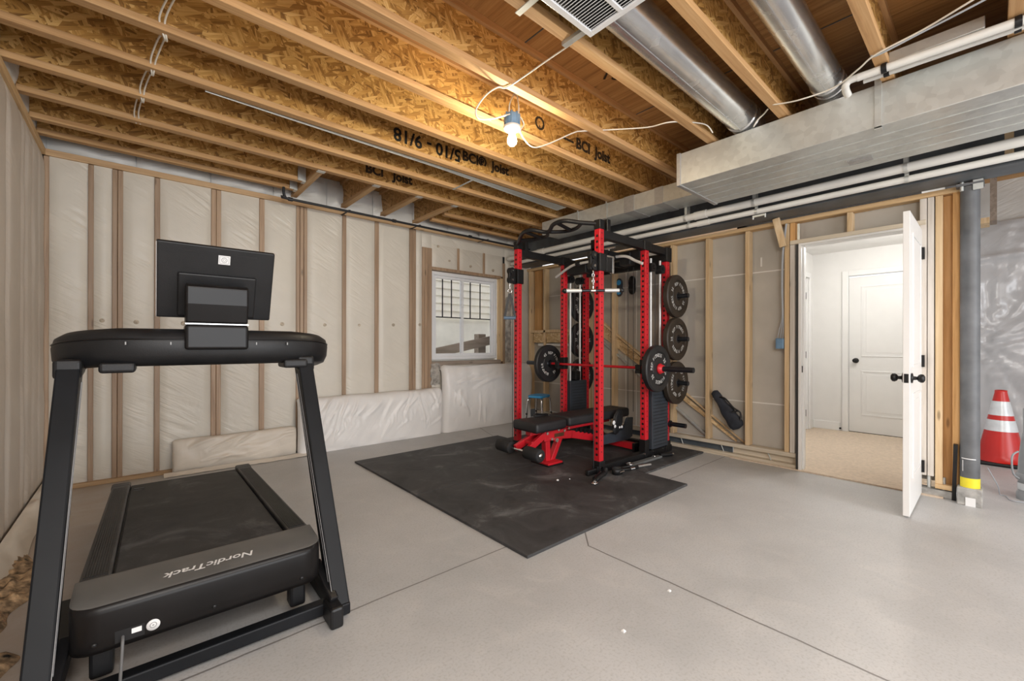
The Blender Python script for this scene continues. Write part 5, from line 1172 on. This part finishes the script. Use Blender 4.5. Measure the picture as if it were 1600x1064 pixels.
for i in range(5):
    z = 1.672+i*0.026; a = 0.009
    o = Vector((2.94, 2.285, z)); ex = Vector((0.75, -0.66, 0)) if i % 2 else Vector((0.66, 0.75, 0))
    m.tube([o+ex*(a*math.cos(q))+Vector((0, 0, 0.018*math.sin(q))) for q in [2*PI*k/12 for k in range(12)]], 0.003, 6, closed=True)
m.build('chain', 'chrome', HB)
SH = thing('stirrup_grip', 'black triangular strap handle hanging from the pulley of the front left upright', 'cable handle', (XF-0.10, YC, 1.7))
hx, hy = XF-0.115, YC+0.0
dv = Vector((0.75, -0.66, 0))
o = Vector((hx, hy, 0))
MB().cyl(o+Vector((0, 0, 1.797)), o+Vector((0, 0, 1.735)), 0.004, 8).build('hook', 'chrome', SH)
m = MB().tube([o+dv*(0.02*math.cos(q))+Vector((0, 0, 1.715+0.02*math.sin(q))) for q in [2*PI*k/16 for k in range(16)]], 0.004, 8, closed=True); m.build('ring', 'chrome', SH)
MB().bar(o+Vector((0, 0, 1.70)), o-dv*0.055+Vector((0, 0, 1.44)), 0.026, 0.006, (0.66, 0.75, 0)).bar(o+Vector((0, 0, 1.70)), o+dv*0.055+Vector((0, 0, 1.44)), 0.026, 0.006, (0.66, 0.75, 0)).build('strap', 'black', SH)
MB().cyl(o-dv*0.062+Vector((0, 0, 1.432)), o+dv*0.062+Vector((0, 0, 1.432)), 0.017, 16).build('handle', 'blue_grip', SH)
def figure8(label, y, z, mat, mat2):
    t = thing('hourglass_pad', label, 'hand pad', (XR+0.05, y, z))
    pts = []
    for i in range(48):
        a = 2*PI*i/48; r = 0.112*(0.62+0.38*abs(math.sin(a)))-0.012
        pts.append((y+0.052*math.cos(a)*(0.78+0.32*abs(math.sin(a))**0.8), z+0.115*math.sin(a)))
    MB().prism(pts, 'X', XR+0.055, XR+0.085).build('pad', mat, t, bevel=0.006)
    for dz_ in (0.06, -0.06): MB().lathe([(0.001, 0.003), (0.03, 0.003), (0.034, 0.0)], (XR+0.055, y, z+dz_), (-1, 0, 0), 20).build('disc', mat2, t)
    return t
figure8('grey-blue hourglass-shaped pad hung on the framed wall behind the short bar', 3.172, 1.885, 'slate', 'stool_blue')
figure8('black hourglass-shaped pad hung on the framed wall, right of the grey-blue one', 2.985, 1.895, 'black_soft', 'black')

# ------------------------------------------------------------------ bench
BN = thing('weight_bench', 'adjustable bench with black pads on a red frame inside the rack', 'bench', (2.64, 2.835, MT), math.radians(-2.0))
Q = dict(parent=BN, world=False)
def pad(name, x0, x1, w0, w1, z0, z1):
    pl = [(x0, -w0), (x1, -w1), (x1, w1), (x0, w0)]
    return MB().prism(pl, 'Z', z0, z1).build(name, 'vinyl', bevel=0.026, seg=4, smooth=True, **Q)
pad('seat_pad', 0.0, 0.43, 0.172, 0.135, 0.335, 0.428); pad('back_pad', 0.445, 1.43, 0.148, 0.135, 0.345, 0.440)
rb = dict(bevel=0.004, **Q)
MB().bar((0.47, 0, 0.318), (1.20, 0, 0.326), 0.07, 0.05).build('back_rail', 'red', **rb)
MB().bar((0.05, 0, 0.318), (0.46, 0, 0.318), 0.07, 0.045).build('seat_rail', 'red', **rb)
MB().bar((0.28, 0, 0.265), (0.62, 0, 0.235), 0.06, 0.075).bar((0.60, 0, 0.24), (1.32, 0, 0.075), 0.06, 0.075).build('spine', 'red', **rb)
m = MB()
for i in range(8):
    x = 0.66+i*0.062; m.prism([(x, 0.268-(x-0.6)*0.229), (x+0.032, 0.268-(x-0.6)*0.229), (x+0.012, 0.318-(x-0.6)*0.229)], 'Y', -0.036, 0.036)
m.build('ladder_teeth', 'black', **Q)
MB().bar((0.95, 0, 0.31), (1.02, 0, 0.20), 0.05, 0.04).build('back_strut', 'red', **rb)
MB().bar((0.285, 0, 0.02), (0.275, 0, 0.25), 0.06, 0.06, (1, 0, 0)).build('front_post', 'red', **rb)
MB().bar((0.34, 0, 0.015), (0.47, 0, 0.25), 0.055, 0.05, (1, 0, 0)).build('front_brace', 'red', **rb)
MB().box(0.20, 0.39, -0.115, 0.115, 0.012, 0.03).build('front_foot', 'red', **rb)
MB().box(0.195, 0.395, -0.12, 0.12, 0.0, 0.013).build('foot_pad', 'black', **Q)
MB().box(1.295, 1.365, -0.27, 0.27, 0.022, 0.085).build('rear_foot', 'red', **rb)
MB().box(1.29, 1.37, -0.29, -0.262, 0.0, 0.09).box(1.29, 1.37, 0.262, 0.29, 0.0, 0.09).build('end_cap', 'black', **Q)
MB().box(0.20, 0.50, -0.062, -0.050, 0.225, 0.315).box(0.20, 0.50, 0.050, 0.062, 0.225, 0.315).build('pivot_bracket', 'red', **rb)
MB().box(0.33, 0.46, -0.0655, -0.062, 0.25, 0.285).build('name_plaque', plain('bronze_plaque', (0.16, 0.075, 0.04), 0.4, 0.6), **Q)
m = MB()
for x, z in ((0.23, 0.30), (0.29, 0.24), (0.46, 0.30), (0.52, 0.315), (0.38, 0.315)): m.cyl((x, -0.074, z), (x, -0.06, z), 0.013, 8)
m.build('bolt', 'chrome', **Q)
MB().cyl((0.34, -0.09, 0.225), (0.34, -0.05, 0.225), 0.02, 14).build('pop_pin', 'chrome', **Q)
MB().bar((0.20, 0.05, 0.285), (-0.06, 0.05, 0.185), 0.035, 0.06).bar((0.20, -0.05, 0.285), (-0.0, -0.06, 0.185), 0.035, 0.06).bar((0.06, -0.07, 0.235), (0.06, 0.07, 0.235), 0.05, 0.03).build('leg_arm', 'red', **rb)
MB().cyl((-0.055, -0.28, 0.178), (-0.055, 0.29, 0.178), 0.012, 12).build('roller_axle', 'chrome', **Q)
for y0, y1 in ((-0.285, -0.095), (0.105, 0.295)):
    MB().lathe([(0.012, 0), (0.048, 0), (0.056, 0.008), (0.056, 0.182), (0.048, 0.19), (0.012, 0.19)], (-0.055, y0, 0.178), (0, 1, 0), 32).build('foam_roller', 'foam_roller', **Q)
MB().lathe([(0.001, -0.004), (0.022, -0.004), (0.024, 0.001)], (-0.055, -0.287, 0.178), (0, 1, 0), 18).build('roller_cap', 'chrome', **Q)
# small strap lying on the seat, bag hung over the end of the back pad
m = MB().tube(smoothpath([(2.86, 2.93, 0.459), (2.93, 2.98, 0.464), (3.0, 2.97, 0.46), (3.04, 2.93, 0.462), (3.0, 2.90, 0.459), (2.92, 2.90, 0.46), (2.86, 2.93, 0.459)], 5), 0.007, 8)
tag(m.build('wrist_strap', 'black'), 'small black strap lying on the bench seat', 'strap')
def fn(u, v):
    a = 2*PI*u; z = 0.475-0.26*v
    r = math.sin(min(1, v*1.0)*PI*0.93+0.15)**0.6 if 0 < v < 1 else 0.05
    n = 0.25*noise.noise(Vector((math.cos(a)*2, math.sin(a)*2, v*5)))
    return (3.80+0.085*math.cos(a)*r*(1+n)-0.08*v, 2.605+0.026*math.sin(a)*r*(1+n)-0.01*v, z)
t = thing('kit_bag', 'black kit bag with white print slung at the rear end of the bench', 'bag', (3.9, 2.605, 0.2))
MB().grid(fn, 28, 22).build('bag_body', 'black_soft', t)
m = MB()
for x, z, s in ((3.66, 0.35, 0.024), (3.68, 0.31, 0.018), (3.76, 0.29, 0.012), (3.80, 0.29, 0.016)): m.lathe([(0.0001, 0.0), (s*0.7, -0.001), (s, 0.004)], (x, 2.571, z), (0, 1, 0), 7)
m.build('white_print', 'white_print', t, fix=False)
m = MB()
# ------------------------------------------------------------------ attachments lying by the near foot of the rack
def rope(pts, r): return MB().tube(smoothpath(pts, 10), r, 12)
t = thing('pull_rope', 'black rope attachment with a silver clip lying before the near front foot', 'rope', (2.9, 2.2, MT))
m = rope([(2.80, 2.155, MT+0.0205), (2.87, 2.175, MT+0.0215), (2.96, 2.20, MT+0.0215), (3.03, 2.222, MT+0.022), (3.06, 2.236, 0.07)], 0.017)
m2 = rope([(2.84, 2.19, MT+0.0205), (2.90, 2.21, MT+0.0215), (2.96, 2.232, MT+0.0215), (2.992, 2.245, 0.05)], 0.016)
m.build('rope', 'black_soft', t); m2.build('rope', 'black_soft', t)
m = MB()
for k in range(12): a = k/11; p = Vector((2.82+0.2*a, 2.16+0.07*a, MT+0.0215)); m.tube([p+Vector((0, math.cos(q), math.sin(q)))*0.0185+Vector((0.004*math.cos(q), 0, 0)) for q in [2*PI*j/10 for j in range(10)]], 0.003, 5, closed=True)
m.build('rope_ridge', 'black', t)
MB().tube([Vector((2.775+0.03*math.cos(q), 2.135+0.018*math.sin(q), MT+0.012)) for q in [2*PI*j/14 for j in range(14)]], 0.006, 8, closed=True).cyl((2.79, 2.15, MT+0.014), (2.83, 2.165, MT+0.014), 0.012, 10).build('clip', 'chrome', t)
t = thing('grip_attachment', 'black cable handle with a silver grip lying beside the base rail of the rack', 'cable handle', (3.35, 2.2, MT))
MB().cyl((3.43, 2.155, MT+0.016), (3.58, 2.115, MT+0.016), 0.0155, 18).build('grip', 'silver', t)
rope([(3.43, 2.155, MT+0.014), (3.36, 2.16, MT+0.012), (3.27, 2.185, MT+0.012), (3.22, 2.215, MT+0.012), (3.30, 2.235, MT+0.012), (3.38, 2.20, MT+0.02)], 0.013).build('strap', 'black', t)
MB().tube([Vector((3.40+0.035*math.cos(q), 2.215+0.03*math.sin(q), MT+0.035)) for q in [2*PI*j/18 for j in range(18)]], 0.005, 8, closed=True).build('ring', 'chrome', t)
MB().cyl((3.33, 2.165, MT+0.012), (3.37, 2.15, MT+0.014), 0.014, 12).build('buckle', 'chrome', t)
t = thing('ankle_strap', 'black ankle strap coiled on the mat between rope and cable handle', 'strap', (3.2, 2.22, MT))
m = MB()
vs = []
for i in range(31):
    q = 2*PI*i/30*0.92; vs += [(3.15+0.055*math.cos(q), 2.18+0.04*math.sin(q), MT+0.001), (3.15+0.058*math.cos(q), 2.18+0.043*math.sin(q), MT+0.052)]
m.add(vs, [(2*i, 2*i+2, 2*i+3, 2*i+1) for i in range(30)], True); o = m.build('strap_band', 'black_soft', t)
so = o.modifiers.new('thick', 'SOLIDIFY'); so.thickness = 0.006
MB().cyl((3.12, 2.13, MT+0.03), (3.18, 2.13, MT+0.03), 0.005, 8).build('buckle', 'chrome', t)
t = thing('long_grip_bar', 'long dark grip bar lying on the mat along the base rail', 'cable bar', (3.75, 2.2, MT))
MB().bar((3.42, 2.235, MT+0.012), (3.93, 2.215, MT+0.012), 0.055, 0.022).build('bar', 'olive', t, bevel=0.006)
MB().cyl((3.93, 2.215, MT+0.022), (4.07, 2.165, MT+0.022), 0.020, 16).build('grip', 'black', t)
MB().cyl((4.07, 2.165, MT+0.022), (4.09, 2.158, MT+0.022), 0.012, 12).build('end', 'chrome', t)
MB().tube([Vector((3.82, 2.222+0.014*math.cos(q), MT+0.026+0.014*math.sin(q))) for q in [2*PI*j/14 for j in range(14)]], 0.004, 6, closed=True).build('ring', 'chrome', t)

# ------------------------------------------------------------------ stool in the corner
sx, sy = 4.13, 4.13
ST = thing('stool', 'small blue-topped stool with chrome legs standing in the far corner', 'stool', (sx, sy, 0), math.radians(20))
Sd = dict(parent=ST, world=False)
pl = [(0.165*math.copysign(abs(math.cos(a))**0.6, math.cos(a)), 0.125*math.copysign(abs(math.sin(a))**0.6, math.sin(a))) for a in [2*PI*i/40 for i in range(40)]]
MB().prism(pl, 'Z', 0.43, 0.46).build('seat', 'stool_blue', bevel=0.012, seg=3, **Sd)
for a in (-1, 1):
    for b in (-1, 1):
        lg = MB().tube(smoothpath([(a*0.08, b*0.085, 0.425), (a*0.125, b*0.095, 0.415), (a*0.145, b*0.105, 0.36), (a*0.155, b*0.13, 0.02)], 5), 0.011, 12).build('leg', 'chrome', **Sd)
        MB().cyl((a*0.155, b*0.13, 0.0), (a*0.1545, b*0.128, 0.035), 0.016, 14).cyl((a*0.151, b*0.117, 0.20), (a*0.1505, b*0.116, 0.22), 0.014, 14).build('rubber_foot', 'black', lg, world=False)
# ------------------------------------------------------------------ soft instrument case leaning in the stud bay
CS = thing('instrument_case', 'black soft violin-size case leaning in the stud bay, right of the rack', 'bag', (4.56, 1.8, 0.3))
a = Vector((4.558, 1.955, 0.665)); b = Vector((4.550, 1.70, 0.305)); ax = (b-a).normalized(); sd = Vector((0, ax.z, -ax.y)); th = Vector((1, 0, 0))
prof = [(0, 0.012), (0.03, 0.036), (0.12, 0.042), (0.3, 0.043), (0.42, 0.05), (0.52, 0.064), (0.62, 0.066), (0.70, 0.064), (0.8, 0.072), (0.9, 0.072), (0.97, 0.055), (1.0, 0.012)]
vs = []; n = 24
for t_, w_ in prof:
    c_ = a+(b-a)*t_
    for i in range(n): q = 2*PI*i/n; vs.append(c_+sd*(w_*math.copysign(abs(math.cos(q))**0.8, math.cos(q)))+th*(min(0.034, w_*0.7)*math.copysign(abs(math.sin(q))**0.6, math.sin(q))))
fs = []
for k in range(len(prof)-1): fs += [(k*n+i, k*n+(i+1) % n, (k+1)*n+(i+1) % n, (k+1)*n+i) for i in range(n)]
m = MB().add(vs, fs, True); m.add(vs, [tuple(range(n)), tuple(range((len(prof)-1)*n, len(prof)*n))]); m.build('case_body', 'bag_fabric', CS)
pk = a+(b-a)*0.36
MB().tube(smoothpath([a+(b-a)*0.2-sd*(-0.03)+th*-0.03, a+(b-a)*0.3+sd*0.07+th*-0.035, a+(b-a)*0.55+sd*0.085+th*-0.03, a+(b-a)*0.72+sd*0.11+th*-0.02, a+(b-a)*0.86+sd*0.07+th*-0.03], 6), 0.009, 8).build('carry_strap', 'black', CS)
MB().bar(a+(b-a)*0.62+sd*0.05+th*-0.036, a+(b-a)*0.66+sd*0.10+th*-0.03, 0.03, 0.014).build('handle', 'black', CS)
